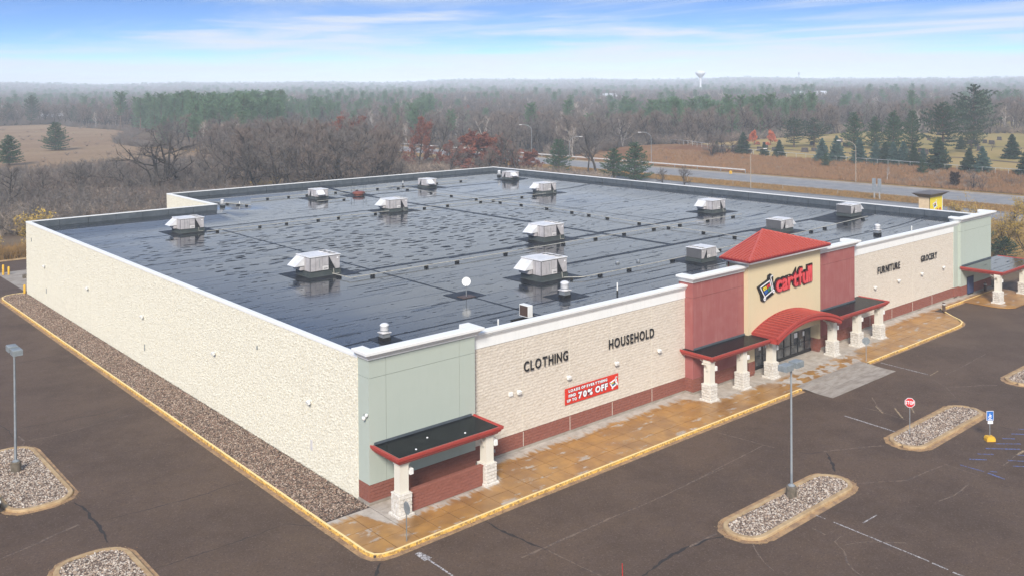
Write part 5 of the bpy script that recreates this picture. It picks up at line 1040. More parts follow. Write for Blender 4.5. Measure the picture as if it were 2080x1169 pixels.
def hwy_lamp(x, y, h, dx, label, col_='steel_light'):
    t = tag(empty('highway_lamp', (x, y, hgt(x, y)-.1)), label, 'street lamp', 'highway lamps')
    MB().tube([(0, 0, 0), (0, 0, h*.55)], .10, 6, r1=.08).build('pole', 'lamp_tan' if col_ == 'tan' else 'galvanized', t)
    ux, uy = dx; L = math.hypot(ux, uy); A = [(0, 0, h*.55), (0, 0, h*.82)]+[(ux*(1-math.cos(R(a))), uy*(1-math.cos(R(a))), h*.82+h*.18*math.sin(R(a))) for a in (20, 40, 60, 78, 90)]+[(ux*1.25, uy*1.25, h)]
    MB().tube(A, .075, 6, r1=.05).build('curved_arm', 'lamp_tan' if col_ == 'tan' else 'galvanized', t)
    e = A[-1]; v = Vector((ux, uy, 0)).normalized(); p = Vector((-v.y, v.x, 0)); E_0 = Vector(e)
    vs = [E_0-p*.16, E_0+p*.16, E_0+v*.9+p*.12, E_0+v*.9-p*.12]; MB().add([a-Vector((0, 0, .1)) for a in vs]+[a+Vector((0, 0, .08)) for a in vs], [(3, 2, 1, 0), (4, 5, 6, 7), (0, 1, 5, 4), (1, 2, 6, 5), (2, 3, 7, 6), (3, 0, 4, 7)]).build('lamp_head', 'steel_light', t)
hwy_lamp(148.3+3.4, 79.2, 9.0, (2.2, -1.2), 'curved tan highway lamp on the median', 'tan'); hwy_lamp(181.4, 69.9, 10.0, (-1.9, 2.1), 'tan highway lamp right of the curved one, beyond the road', 'tan'); hwy_lamp(184.9, 137, 9.5, (-1.7, 1.7), 'grey highway lamp left of the brown slope')
hwy_lamp(172.0+13, 190, 10.2, (-1.6, 2.2), 'distant highway lamp among the bare trees'); hwy_lamp(150.9+.5, 137.5, 9.6, (1.4, -1.6), 'highway lamp rising behind the near spruce')
t = tag(empty('road_sign', (154.0, 50.2, -.2)), 'back of a grey highway sign with two posts on the median', 'road sign')
for y in (-.55, .55): MB().box(-.07, .07, y-.14, y+.14, 0, 4.1).build('post', 'truss_gray', t)
MB().box(-.12, -.08, -1.0, -.2, 1.6, 4.3).box(-.12, -.08, .2, 1.0, 1.6, 4.3).build('panel', 'pole_gray', t)
for i, (x, y) in enumerate([(155+.8, 60+13.5*k) for k in range(7)]):
    t = tag(empty('marker_post', (x, y, -.2)), 'thin pale marker post on the grassy median', 'marker post', 'marker posts on the median'); MB().box(-.05, .05, -.05, .05, 0, 1.2).build('post', 'highway_shoulder', t)
# pylon sign
t = tag(empty('pylon_sign', (114, 20.9, 0)), 'cream roadside sign with yellow face, cart emblem and red cartfull lettering', 'sign')
MB().box(0, 4.5, 0, 1.45, -.3, 6.1).build('cabinet', 'pylon_cream', t); MB().box(-.03, .12, -.06, 1.5, -.3, 6.1).build('corner_trim', 'pylon_cream', t)
MB().box(.28, .42, -.05, .02, -.3, 6.1).build('corner_trim', 'pylon_cap', t); MB().box(.45, 4.45, -.10, -.0, 1.6, 6.0).build('sign_face', 'pylon_yellow', t); MB().box(4.40, 4.56, -.12, .0, -.3, 6.1).build('corner_trim', 'trim_white', t)
MB().add([(-.9, -.9, 6.7), (5.4, -.9, 6.7), (5.4, 2.3, 6.7), (-.9, 2.3, 6.7), (0, -.05, 6.1), (4.5, -.05, 6.1), (4.5, 1.5, 6.1), (0, 1.5, 6.1), (2.2, .7, 6.95)], [(0, 1, 8), (1, 2, 8), (2, 3, 8), (3, 0, 8), (0, 4, 5, 1), (1, 5, 6, 2), (2, 6, 7, 3), (3, 7, 4, 0)]).build('cap_roof', 'pylon_cap', t)
cart(t, lambda x, z: (1.15+(x-37.0)*.72, 4.1+(z-5.9)*.72), -.10, False, .07); text_parts('cartfull', .8, 3.9, 3.0, 4.05, -.10, 'print_red', t, bold=.06, outline=.05, omat='sign_darkred', depth=.06, slant=.06, gap=.03)
# white buildings far off
def shed(name, x, y, rz, L, W, h, mats, label, rows=0, cat='building'):
    z0 = hgt(x, y)-.4; t = tag(empty(name, (x, y, z0), rz), label, cat)
    MB().box(-L/2, L/2, -W/2, W/2, 0, h).build('wall', mats[0], t); rf = MB().add([(-L/2-.4, -W/2-.4, h), (L/2+.4, -W/2-.4, h), (L/2+.4, W/2+.4, h), (-L/2-.4, W/2+.4, h), (-L/2, 0, h+W*.22), (L/2, 0, h+W*.22)], [(0, 1, 5, 4), (2, 3, 4, 5), (0, 4, 3), (1, 2, 5), (0, 3, 2, 1)]).build('roof', mats[1], t)
    for i in range(rows):
        x0 = -L/2+(i+.35)*L/rows
        for s in (-1, 1): f = MB().box(x0, x0+L/rows*.35, min(s*W/2, s*(W/2+.06)), max(s*W/2, s*(W/2+.06)), h*.35, h*.75).build('window', 'window_dark', t)
    if len(mats) > 2: MB().box(-L/2-.05, L/2+.05, -W/2-.05, W/2+.05, 0, h*.28).build('lower_wall', mats[2], t)
    return t
shed('long_building', 126, 752, R(-14), 44, 14, 7, ('house_white', 'roof_pale', 'house_blue'), 'long white building with pale roof at the far left edge', 9)
shed('long_building', 470+330, 230+230, R(-50), 34, 14, 7, ('house_white', 'roof_pale'), 'white commercial building rising out of the far woods right of the water tower', 6)
for x, y, rz, L, W, h, lab in ((215, 560, 20, 12, 8, 4.5, 'small white house glimpsed between the pines'), (178, 455, -30, 11, 8, 4, 'small white house behind the left end of the bare trees'), (190, 350, 10, 14, 8, 3.4, 'pale building glimpsed through the bare trees behind the roof'), (182, 300, 5, 12, 8, 3.4, 'white house glimpsed through the red oaks'),
    (330, 470, 40, 12, 9, 5, 'white house in the far woods'), (152, 640, 5, 14, 8, 4, 'white farmhouse at the far edge of the field'), (118, 655, 30, 12, 8, 4, 'pale shed at the far edge of the field'), (700, 640, -30, 22, 12, 8, 'pale building in the distant woods')):
    shed('house', x, y, R(rz), L, W, h, ('house_white', 'roof_pale' if L > 12 else 'house_roof'), lab, 3, 'house')
# water tower and radio mast
wd = Vector((math.cos(yaw-math.atan2(1423-1040, 1898.6)), math.sin(yaw-math.atan2(1423-1040, 1898.6)))); wx, wy = -28.6+wd.x*1560, -45.5+wd.y*1560
t = tag(empty('water_tower', (wx, wy, hgt(wx, wy)-1)), 'white water tower with bulb tank standing above the far woods', 'water tower'); zb = 44-hgt(wx, wy)+1
MB().lathe(0, 0, [(3.2, 0), (2.0, 4), (1.7, zb-18), (1.9, zb-12)], 16).build('stem', 'tower_white', t, True); MB().lathe(0, 0, [(1.9, zb-12), (6.0, zb-7.5), (8.2, zb-5), (8.4, zb-3.4), (7.0, zb-1.3), (3.5, zb-.15), (0, zb)], 24).build('tank', 'tower_white', t, True); MB().cyl(0, 0, zb, zb+1.5, .2, n=6).build('beacon', 'tower_white', t)
ma = yaw-math.atan2(1623-1040, 1898.6); mx_, my_ = -28.6+math.cos(ma)*2600, -45.5+math.sin(ma)*2600
t = tag(empty('radio_mast', (mx_, my_, hgt(mx_, my_)-1)), 'thin grey radio mast on the horizon right of the water tower', 'mast'); MB().cyl(0, 0, 0, 52-hgt(mx_, my_), 1.0, .8, n=8).build('mast', 'pole_gray', t); MB().cyl(0, 0, 45-hgt(mx_, my_), 51-hgt(mx_, my_), 2.4, n=8).build('antennas', 'pole_gray', t)
# gravestones and wreaths
gs = random.Random(9); spots = []
for k in range(70):
    a = R(gs.uniform(15, 32)); r = gs.uniform(262, 470); x, y = -28.6+r*math.cos(a), -45.5+r*math.sin(a)
    if x > 222: spots.append((x, y))
for k in range(14): a = R(gs.uniform(31, 37)); r = gs.uniform(285, 320); spots.append((-28.6+r*math.cos(a), -45.5+r*math.sin(a)))
gmesh = MB().bbox(-.15, .15, -.55, .55, 0, .9, .06); gmesh.box(-.25, .25, -.7, .7, 0, .12)
first = None
for x, y in spots:
    if first is None: first = gmesh.build('gravestone', 'granite'); o = first
    else: o = first.copy(); col.objects.link(o)
    s_ = gs.uniform(.8, 1.5); o.location = (x, y, hgt(x, y)-.1); o.scale = (s_, s_*gs.uniform(.8, 1.4), s_); o.rotation_euler.z = gs.uniform(-.2, .2); tag(o, 'small dark gravestone on the cemetery lawn', 'gravestone', 'gravestones scattered over the cemetery')
# ================================================================ TREES
class TB:
    """fast triangle/tube collector"""
    def __init__(s): s.v = []; s.f = []
    def tube(s, P, r0, r1, n):
        b = len(s.v); k = len(P)
        for i, p in enumerate(P):
            d = (P[min(i+1, k-1)]-P[max(i-1, 0)]).normalized(); u = d.cross(Vector((.31, .17, .93))).normalized(); w = d.cross(u); r = r0+(r1-r0)*i/(k-1)
            for j in range(n): a = 6.2832*j/n; s.v.append(p+(u*math.cos(a)+w*math.sin(a))*r)
        for i in range(k-1):
            for j in range(n):
                a, c = b+i*n+j, b+i*n+(j+1) % n; s.f.append((a, c, c+n)); s.f.append((a, c+n, a+n))
    def sliver(s, p, q, w, side):
        b = len(s.v); s.v += [p-side*w, p+side*w, q]; s.f.append((b, b+1, b+2))
    def tri(s, a, b_, c): b = len(s.v); s.v += [a, b_, c]; s.f.append((b, b+1, b+2))
    def mesh(s, name, mats, mi=None):
        me = bpy.data.meshes.new(name); V = np.array([tuple(v) for v in s.v], dtype=np.float32); F = np.array(s.f, dtype=np.int32); me = np_mesh(name, V, F, None if mi is None else np.array(mi))
        for m in mats: me.materials.append(M[m])
        return me
def rv(r, k=1.): return Vector((r.gauss(0, k), r.gauss(0, k), r.gauss(0, k)))
def bare_tree(seed, h=13, crown=.62, spread=.75, r0=.30, fork=.3, twig='twig_gray', bark='bark_gray', leaf=None, lsize=.2, nl=1., up=.35, stems=1, twn=8, l2=5, l3=5, crook=.16):
    r = random.Random(seed); tr = TB(); cr = TB(); lf = TB(); tw = TB()
    def path(p, d, L, n, bend, upw):
        P = [p.copy()]
        for i in range(n): d = (d+rv(r, bend)+Vector((0, 0, upw))).normalized(); P.append(P[-1]+d*(L/n))
        return P, d
    for sidx in range(stems):
        lean = Vector((r.gauss(0, .10 if stems == 1 else .38), r.gauss(0, .10 if stems == 1 else .38), 1)).normalized(); hh = h*r.uniform(.85, 1)*(1-fork*.25)
        P, d = path(Vector((0, 0, -.3)), lean, hh*.92, 8, .07, .05); tr.tube(P, r0/(stems**.5), r0*.22/(stems**.5), 6)
        nb = int(11*(1 if stems == 1 else .6))
        for b in range(nb):
            t = fork+(1-fork)*(b+.5)/nb*.98; i = min(len(P)-2, int(t*(len(P)-1))); f = t*(len(P)-1)-i; p = P[i].lerp(P[i+1], f); a = b*2.4+r.uniform(-.4, .4)
            el = .25+.9*t*up*2+r.uniform(-.1, .2); L = h*spread*.5*(1.15-.75*(t-fork)/(1-fork))*r.uniform(.75, 1.15); dd = Vector((math.cos(a), math.sin(a), el)).normalized()
            B, _ = path(p, dd, L, 6, crook, up*.16); rb = r0*.46*(1.1-.6*t)/(stems**.3); cr.tube(B, rb, rb*.25, 4)
            for c in range(l2+2):
                i2 = min(5, 1+int(r.uniform(.15, 1)*5)); q = B[i2]; dl = (B[i2]-B[i2-1]).normalized(); d2 = (dl+rv(r, .55)+Vector((0, 0, up*.5))).normalized(); L2 = L*r.uniform(.28, .5)
                C_, _ = path(q, d2, L2, 4, crook*1.1, up*.15); cr.tube(C_, rb*.38, rb*.12, 3)
                for e in range(l3):
                    i3 = r.randrange(1, 5); q3 = C_[i3]; d3 = ((C_[i3]-C_[i3-1]).normalized()+rv(r, .6)+Vector((0, 0, up*.4))).normalized(); L3 = L2*r.uniform(.3, .6); D_, _ = path(q3, d3, L3, 2, .2, .08)
                    for s0, s1 in zip(D_, D_[1:]): tw.sliver(s0, s1+(s1-s0)*.15, .018, rv(r).normalized())
                    for g_ in range(twn):
                        j = r.randrange(0, 3); s0 = D_[j]; dt = ((D_[-1]-D_[0]).normalized()+rv(r, .6)).normalized(); Lt = r.uniform(.35, .85)*h/13; e1 = s0+dt*Lt; sd = dt.cross(rv(r)).normalized(); tw.sliver(s0, e1, .014, sd)
                        if leaf and r.random() < nl:
                            for _k in range(2):
                                c0 = s0+dt*Lt*r.uniform(.2, 1)+rv(r, .08); a1, a2 = rv(r).normalized()*lsize, rv(r).normalized()*lsize; lf.tri(c0, c0+a1, c0+a2)
    n1, n2 = len(cr.f), len(tw.f); off = len(cr.v); cr.v += tw.v; cr.f += [(a+off, b+off, c+off) for a, b, c in tw.f]
    mi = [0]*n1+[1]*n2; mats = [bark, twig]
    if leaf: off = len(cr.v); cr.v += lf.v; cr.f += [(a+off, b+off, c+off) for a, b, c in lf.f]; mi += [2]*len(lf.f); mats.append(leaf)
    return tr.mesh('trunk', [bark]), cr.mesh('crown', mats, mi)
def conifer(seed, h=10, rad=3.2, base=.10, mat='needle_pine', kind='pine', dens=1., bark='bark_pine'):
    r = random.Random(seed); tr = TB(); cr = TB(); st = TB(); tr.tube([Vector((0, 0, -.3)), Vector((0, 0, h*.5)), Vector((0, 0, h))], .022*h+.05, .02, 6)
    nw = int((15 if kind != 'spruce' else 20)*(1-base*.6)); nb0 = 7
    for w in range(nw):
        t = (w+.3)/nw; z = h*(base+(1-base)*t)
        if kind == 'pine': prof = (1-t)**.62*(.72+.28*math.sin(min(1, t*3.2)*1.57)); nb = nb0
        elif kind == 'spruce': prof = (1-t)**.95; nb = 9
        elif kind == 'white': prof = (.45+.75*math.sin(min(1., t*1.15)*2.6))*(1-t**3); nb = 6
        else: prof = (1-(2*t-1.05)**2*.85)**.5*.95 if abs(2*t-1.05) < 1.05 else .2; nb = 6
        for b in range(nb):
            a = b*6.2832/nb+w*1.1+r.uniform(-.3, .3); L = rad*prof*r.uniform(.68, 1.18)+.12
            if kind in ('white', 'plantation') and r.random() < .12: continue
            up = {'pine': .25, 'spruce': -.08, 'white': .12, 'plantation': .35}[kind]+.5*t; n = 4; p = Vector((0, 0, z+r.uniform(-.2, .2))); d = Vector((math.cos(a), math.sin(a), up)).normalized(); P = [p]
            for i in range(n): d = (d+Vector((0, 0, (.10 if kind != 'spruce' else .07)-(.16 if i < 2 else 0)))+rv(r, .05)).normalized(); P.append(P[-1]+d*L/n)
            st.tube(P, .012*h*.3+.02, .01, 3); side = Vector((-math.sin(a), math.cos(a), 0)); nt = max(5, int(L*13*dens))
            for k in range(nt):
                s_ = r.uniform(.12, 1.0); i = min(n-1, int(s_*n)); q = P[i].lerp(P[i+1], s_*n-i); wd_ = L*.34*(1-s_*.55)*r.uniform(-1, 1); q = q+side*wd_+Vector((0, 0, r.uniform(-.05, .10)-abs(wd_)*.12+(0 if kind != 'spruce' else -.12*abs(wd_))))
                dv_ = (d*.5+side*(wd_/max(.2, L*.3))+rv(r, .45)+Vector((0, 0, .25))).normalized(); ln = (.30 if kind != 'spruce' else .24)*(h/10)**.4*r.uniform(.7, 1.3)
                for _ in range(3): e = (dv_+rv(r, .35)).normalized(); sd = e.cross(rv(r)).normalized(); cr.sliver(q, q+e*ln, .092*(h/10)**.4, sd)
    off = len(cr.v); n1 = len(cr.f); cr.v += st.v; cr.f += [(a+off, b+off, c+off) for a, b, c in st.f]
    return tr.mesh('trunk', [bark]), cr.mesh('crown', [mat, bark], [0]*n1+[1]*len(st.f))
def shrub(seed, h=3, mat='twig_brown', n=9, tw_=60, leaf=None):
    r = random.Random(seed); cr = TB(); lf = TB()
    for k in range(n):
        a = r.uniform(0, 6.28); d = Vector((math.cos(a)*.5, math.sin(a)*.5, 1)).normalized(); P = [Vector((0, 0, -.1))]
        for i in range(5): d = (d+rv(r, .18)).normalized(); P.append(P[-1]+d*h/5*r.uniform(.8, 1.1))
        cr.tube(P, .035, .01, 3)
        for j in range(tw_):
            i = r.randrange(1, 6); q = P[i].lerp(P[max(0, i-1)], r.random()); dt = (d*.6+rv(r, .75)).normalized(); L = h*r.uniform(.10, .28); cr.sliver(q, q+dt*L, .014, dt.cross(rv(r)).normalized())
            if leaf:
                for _ in range(2): c0 = q+dt*L*r.random()+rv(r, .1); lf.tri(c0, c0+rv(r).normalized()*.16, c0+rv(r).normalized()*.16)
    n1 = len(cr.f); mats = [mat]; mi = [0]*n1
    if leaf: off = len(cr.v); cr.v += lf.v; cr.f += [(a+off, b+off, c+off) for a, b, c in lf.f]; mi += [1]*len(lf.f); mats.append(leaf)
    return cr.mesh('shrub', mats, mi)
K = {}
K['bare'] = [bare_tree(1, 13, spread=.72, fork=.28, l3=4), bare_tree(2, 13, spread=.58, fork=.40, up=.5, twig='twig_brown'), bare_tree(3, 13, spread=.85, fork=.2, crook=.22), bare_tree(4, 13, spread=.5, fork=.45, up=.6, twig='twig_gray'), bare_tree(5, 13, spread=.66, fork=.3, up=.45, twig='twig_brown'), bare_tree(6, 13, spread=.6, fork=.15, stems=3, twig='twig_brown')]
K['pale'] = [bare_tree(21, 13, spread=.45, fork=.4, up=.7, bark='bark_pale', twig='twig_tan', twn=4), bare_tree(22, 13, spread=.5, fork=.25, up=.6, bark='bark_pale', twig='twig_tan', stems=2, twn=4)]
K['wide'] = [bare_tree(31, 12, spread=1.25, fork=.08, up=.22, crook=.30, r0=.52, stems=3, l2=7, twn=7)]
K['rust'] = [bare_tree(41, 13, spread=.75, fork=.10, leaf='leaf_rust', lsize=.48, nl=1), bare_tree(42, 13, spread=.7, fork=.06, leaf='leaf_rust', lsize=.30, nl=.8)]
K['orange'] = [bare_tree(51, 5, spread=.7, fork=.15, r0=.1, leaf='leaf_orange', lsize=.2, nl=.7)]
K['gold'] = [bare_tree(61, 9, spread=1.0, fork=.12, r0=.22, up=.5, leaf='leaf_gold', lsize=.12, nl=.9, twig='twig_tan', crook=.2, stems=2, l2=6, bark='bark_gray')]
K['pine'] = [conifer(71, 10, 4.6, .04), conifer(72, 10, 4.3, .08, dens=1.1)]
K['dark'] = [conifer(73, 11, 5.2, .16, 'needle_dark', 'white'), conifer(74, 11, 4.6, .14, 'needle_dark', 'white')]
K['spruce'] = [conifer(75, 5, 2.2, .02, 'needle_blue', 'spruce', 2.3), conifer(76, 5, 2.3, .02, 'needle_dark', 'spruce', 2.3)]
K['plant'] = [conifer(77, 18, 3.6, .45, 'needle_plantation', 'plantation', .9), conifer(78, 18, 4.2, .38, 'needle_plantation', 'plantation', .9), conifer(79, 15, 4.4, .10, 'needle_plantation', 'pine', .7)]
K['juni'] = [conifer(80, 3, 1.25, .02, 'juniper_brown', 'plantation', 2.5)]
SH = [shrub(91, 3), shrub(92, 3, 'twig_gray'), shrub(93, 2.6, 'twig_tan'), shrub(94, 3, 'twig_gray', 7, 70)]
SHG = [shrub(95, 2.6, 'twig_tan', 8, 40, 'leaf_gold')]
made = {}
def tree(kind, x, y, h, label, cat='tree', group=None, name='bare_tree', v=None, sx=1.):
    vs_ = K[kind]; v = rnd.randrange(len(vs_)) if v is None else v; tm, cm = vs_[v]; H0 = {'orange': 5, 'gold': 9, 'pine': 10, 'dark': 11, 'spruce': 5, 'juni': 3, 'wide': 12}.get(kind, 13)
    if kind == 'plant': H0 = (18, 18, 15)[v]
    s = h/H0; t = bpy.data.objects.new(name, None); col.objects.link(t); t.location = (x, y, hgt(x, y)-.2); t.rotation_euler = (0, 0, rnd.uniform(0, 6.28)); t.scale = (s*sx, s*sx, s); t.empty_display_size = 1
    tag(t, label, cat, group); put('trunk', tm, t); put('crown', cm, t); return t
# --- singled-out trees
tree('pine', 73.7, 337.4, 10.6, 'lone rounded pine standing in the middle of the brown field', name='pine_tree', v=0, sx=1.35); tree('pine', 43.6, 275, 9.2, 'pine at the lower left edge of the brown field', name='pine_tree', v=1, sx=1.35)
tree('pine', 147.3, 137.6, 9.0, 'narrow pine behind the far parapet, left of the forked bare tree', name='pine_tree', v=0, sx=1.15); tree('pine', 146.4, 116.5, 7.6, 'left one of two pines touching behind the far parapet', name='pine_tree', v=1, sx=1.4); tree('pine', 146.3, 109.2, 9.4, 'taller right one of two pines touching behind the far parapet', name='pine_tree', v=0, sx=1.25)
tree('bare', 149.5, 125.5, 16.5, 'tall forked bare tree standing between the pines behind the far parapet', v=0); tree('bare', 148.8, 128.0, 12, 'slim bare tree beside the tall forked one', v=3)
tree('wide', 145.7, 100.1, 3.9, 'small spreading bare bush behind the far parapet, left one', 'bush', name='bare_bush', sx=.8); tree('wide', 145.8, 93.5, 4.9, 'dark spreading bare bush behind the far parapet, right one', 'bush', name='bare_bush', sx=.8)
tree('juni', 186.6, 48.6, 3.1, 'dark egg-shaped juniper on the highway bank', 'shrub', name='juniper'); tree('pine', 198.2, 87.7, 3.6, 'small bright pine growing below the blue spruces by the fence, left', name='pine_tree'); tree('pine', 198.1, 61.5, 3.6, 'small bright pine growing below the fence, right of the spruce row', name='pine_tree')
for kd, x, y, h, lab, sx in (('dark', 231.1, 118, 9.6, 'left tree of the broad dark pine pair on the cemetery', 1.05), ('dark', 237, 114.5, 9.4, 'right tree of the broad dark pine pair on the cemetery', 1.1), ('pine', 241.9, 103.7, 11, 'pointed pine at the left of the big cemetery group', .95), ('pine', 242.1, 97, 9.8, 'second pine of the big cemetery group', .9), ('pine', 243.6, 91.9, 11.4, 'rounded pine in the middle of the cemetery group', 1), ('pine', 247.6, 88, 11.6, 'slim pine left of the big layered one', .8),
    ('dark', 236.2, 73.7, 14.6, 'big layered dark pine dominating the cemetery', 1.05), ('dark', 287.4, 86.6, 19.5, 'tallest pine with a broken-looking top behind the cemetery', .85), ('dark', 246, 70, 8, 'lower dark pine right of the big layered one', 1)):
    tree(kd, x, y, h, lab, name='pine_tree', sx=sx)
sp_ = [(207.2, 120.2, 5.9, 'leftmost large dark spruce before the orange maples', 1), (205.8, 128.9, 3.3, 'small dark spruce among the round bare trees', 1), (206.3, 112.2, 3.5, 'small pointed spruce beside the curved highway lamp', 1), (206.3, 107.2, 4.4, 'wide spruce right of the small pointed one', 1), (204.8, 92.7, 5.6, 'left spruce of the pair above the small bright pine', 0), (205.3, 88.6, 6.2, 'right spruce of the pair above the small bright pine', 0), (205.1, 82, 6.0, 'blue spruce directly behind the straight tan lamp', 0), (205.2, 77.3, 5.3, 'second blue spruce in the row along the fence', 0), (205.9, 75.1, 5.1, 'third, greener spruce in the row along the fence', 1), (205.9, 72.8, 5.2, 'fourth blue spruce in the row along the fence', 0), (206, 70.2, 5.4, 'fifth, palest spruce in the row along the fence', 0), (205.6, 67.3, 4.9, 'sixth spruce in the row along the fence', 1), (207.2, 65.7, 3.8, 'short spruce near the right end of the row', 0), (203.4, 59.9, 7.3, 'largest spruce at the right end of the row', 1),
       (203, 52.4, 5.2, 'left spruce of the pair right of the row', 1), (203.3, 49.4, 5.6, 'right spruce of the pair right of the row', 0), (231.6, 53.5, 6.0, 'spruce standing alone on the lawn at the right edge', 1), (203.5, 39.8, 5.2, 'spruce cut by the right edge of the photo', 1), (257.3, 77.8, 3.8, 'small spruce on the lawn behind the big layered pine', 1)]
for x, y, h, lab, v in sp_: tree('spruce', x, y, h*1.08, lab, name='spruce_tree', v=v, group='spruces along the cemetery fence')
for x, y, h, lab in ((200.7, 127, 7.2, 'round greyish bare tree at the left end of the slope'), (204.9, 125.6, 7.4, 'taller pale bare tree, second on the slope'), (205.8, 122.5, 6.0, 'small bare tree, third on the slope')): tree('bare', x, y, h, lab, v=5, sx=1.5)
for x, y, lab in ((232.7, 133.8, 'orange-leaved young maple, left one'), (236.2, 130, 'orange-leaved young maple, right one'), (240, 45, 'orange-leaved maple at the right edge')): tree('orange', x, y, 5.6, lab, name='maple_tree')
tree('pale', 187, 65, 4.6, 'small bare sapling on the bank below the spruce row'); tree('bare', 184.8, 44, 5.6, 'bare multi-stemmed tree on the bank at the right', v=5); tree('bare', 184.4, 41.7, 4.4, 'slim bare tree right of the multi-stemmed one', v=5, sx=.8); tree('bare', 257.2, 69, 3.4, 'tiny bare tree on the cemetery lawn', v=0)
tree('gold', 102.5, 7.2, 9.9, 'spreading tree with thin yellow leaves right of the far green bay', v=0, sx=1.15); tree('gold', 104, 2.5, 7, 'lower yellow-leaved tree at the right edge', v=0); tree('gold', 108, 10, 7, 'yellow-leaved tree behind the spreading one', v=0); tree('dark', 93.5, 5.6, 6.6, 'dark green conifer against the far green bay', name='pine_tree', sx=.9); tree('dark', 96.5, 3.0, 4.4, 'lower dark green conifer beside the far canopy', name='pine_tree')
tree('wide', 47.1, 157.5, 14.8, 'huge spreading bare oak behind the roof notch', name='oak_tree', v=0, sx=1.45); tree('bare', 16.1, 154.8, 11, 'large bare tree at the left edge behind the reeds', v=2, sx=1.1); tree('wide', 34.5, 173, 7.6, 'low wide bare tree in the brush by the field', v=0); tree('bare', 87.6, 197.4, 15, 'tall dark bare tree standing above the wood behind the roof', v=1, sx=1.2)
for x, y, h, lab, v, sx in ((124.4, 170.9, 17, 'tall oak with rusty leaves in its top', 1, .8), (128.6, 150.2, 12.5, 'broad oak full of rusty red leaves', 0, 1.45), (133.5, 148, 11.5, 'rusty red oak right of the broad one', 0, 1.4), (138, 149, 10.5, 'red-leaved oak by the far roof corner', 0, 1.3), (140, 142, 7, 'low dark red oak at the road side', 0, 1.4), (112, 190, 17, 'oak with orange-red top over the wood behind the roof', 1, .9), (118, 188, 17, 'second oak with orange-red top', 1, .9), (104, 187, 15, 'oak with thin reddish top left of the others', 1, .9), (128, 163, 9, 'low rusty oak left of the broad red one', 0, 1), (126, 152, 8, 'low rusty oak behind the parapet', 0, 1)):
    tree('rust', x, y, h, lab, name='oak_tree', v=v, sx=sx)
for x, y, h, v in ((172, 560, 17, 0), (96, 640, 18, 0), (120, 615, 14, 1), (130, 600, 19, 1), (152, 590, 12, 0)): tree('dark', x, y, h, 'dark conifer standing at the far edge of the field', name='pine_tree', v=v, sx=.6, group='dark conifers at the far edge of the field')
for i in range(9):
    a = R(49-8.0-i*.85+rnd.uniform(-.2, .2)); d = rnd.uniform(360, 430); tree('pale', -28.6+d*math.cos(a), -45.5+d*math.sin(a), rnd.uniform(12, 16), 'white-barked bare birch in the wood beyond the highway', name='birch_tree', group='pale birches beyond the highway')
# --- bare woods: nearest ones individual
fieldpoly = lambda x, y: (228 < y < 600 and fieldx(y)[0]-2 < x < fieldx(y)[1]+2)
def blocked(x, y):
    if fieldpoly(x, y): return True
    hx = x
    if y < 330 and 138 < hx < 187: return True
    if y < 170 and x > 138 and x < 228+8*math.sin(y*.07): return True
    if x < 96 and y < 100: return True
    if x > 205 and y < 150 and x < 330+90*ss(150, 0, y)-.0*y: return True
    return False
wr = random.Random(77); CX, CY = -28.6, -45.5; near = []; used = []
def sector(amin, amax, rmin, rmax, n, test=None):
    out = []
    for k in range(n):
        a = R(wr.uniform(amin, amax)); r = math.sqrt(wr.uniform(rmin*rmin, rmax*rmax)); x, y = CX+r*math.cos(a), CY+r*math.sin(a)
        if not blocked(x, y) and (test is None or test(x, y)): out.append((x, y, r, math.degrees(a)))
    return out
cand = sector(44, 76, 205, 300, 900, lambda x, y: y > 112+max(0, (60-x))*.35 and x < 142 and not (x < 78 and y > 200))
sel = []
for c in sorted(cand, key=lambda c: c[2]):
    if 48.2 < c[3] < 56.5 and c[2] < 272 and wr.random() < .92: continue
    if 43.8 < c[3] < 48.2 and c[2] < 262: continue
    if all((c[0]-q[0])**2+(c[1]-q[1])**2 > 15 for q in sel): sel.append(c)
    if len(sel) >= 215: break
for x, y, r, a in sel:
    brush = a > 66.5; h = wr.uniform(4.5, 8) if brush else wr.uniform(12.5, 17.5)
    if y < 128: h *= .7
    tree('bare', x, y, h, 'low bare tree in the brush below the field' if brush else 'grey-brown bare tree in the wood behind the store', group='bare trees in the brush' if brush else 'bare trees in the wood behind the store', sx=1.25 if brush else 1.)
cand = sector(14, 47, 300, 440, 700, lambda x, y: x > 187)
sel2 = []
for c in sorted(cand, key=lambda c: c[2]):
    if all((c[0]-q[0])**2+(c[1]-q[1])**2 > 34 for q in sel2): sel2.append(c)
    if len(sel2) >= 85: break
for x, y, r, a in sel2: tree('bare', x, y, wr.uniform(11, 16), 'bare tree in the wood beyond the highway', group='bare trees beyond the highway')
# pine plantation right of the field: block of pines one can tell apart at its edge
pb = []
for k in range(1400):
    a = wr.uniform(62.8, 71.9); r = wr.uniform(380, 640); x, y = CX+r*math.cos(R(a)), CY+r*math.sin(R(a)); edge_r = 400+max(0, a-67.3)*36+rnd.uniform(0, 14)
    if r > edge_r and x > fieldx(min(600, y))[1]-6-(18 if r < 470 else 0) and all((x-q[0])**2+(y-q[1])**2 > 34 for q in pb): pb.append((x, y, r))
pb.sort(key=lambda c: c[2])
for x, y, r in pb[:150]: tree('plant', x, y, wr.uniform(16, 21), 'tall pine in the plantation beside the field', name='pine_tree', group='pines of the plantation beside the field')
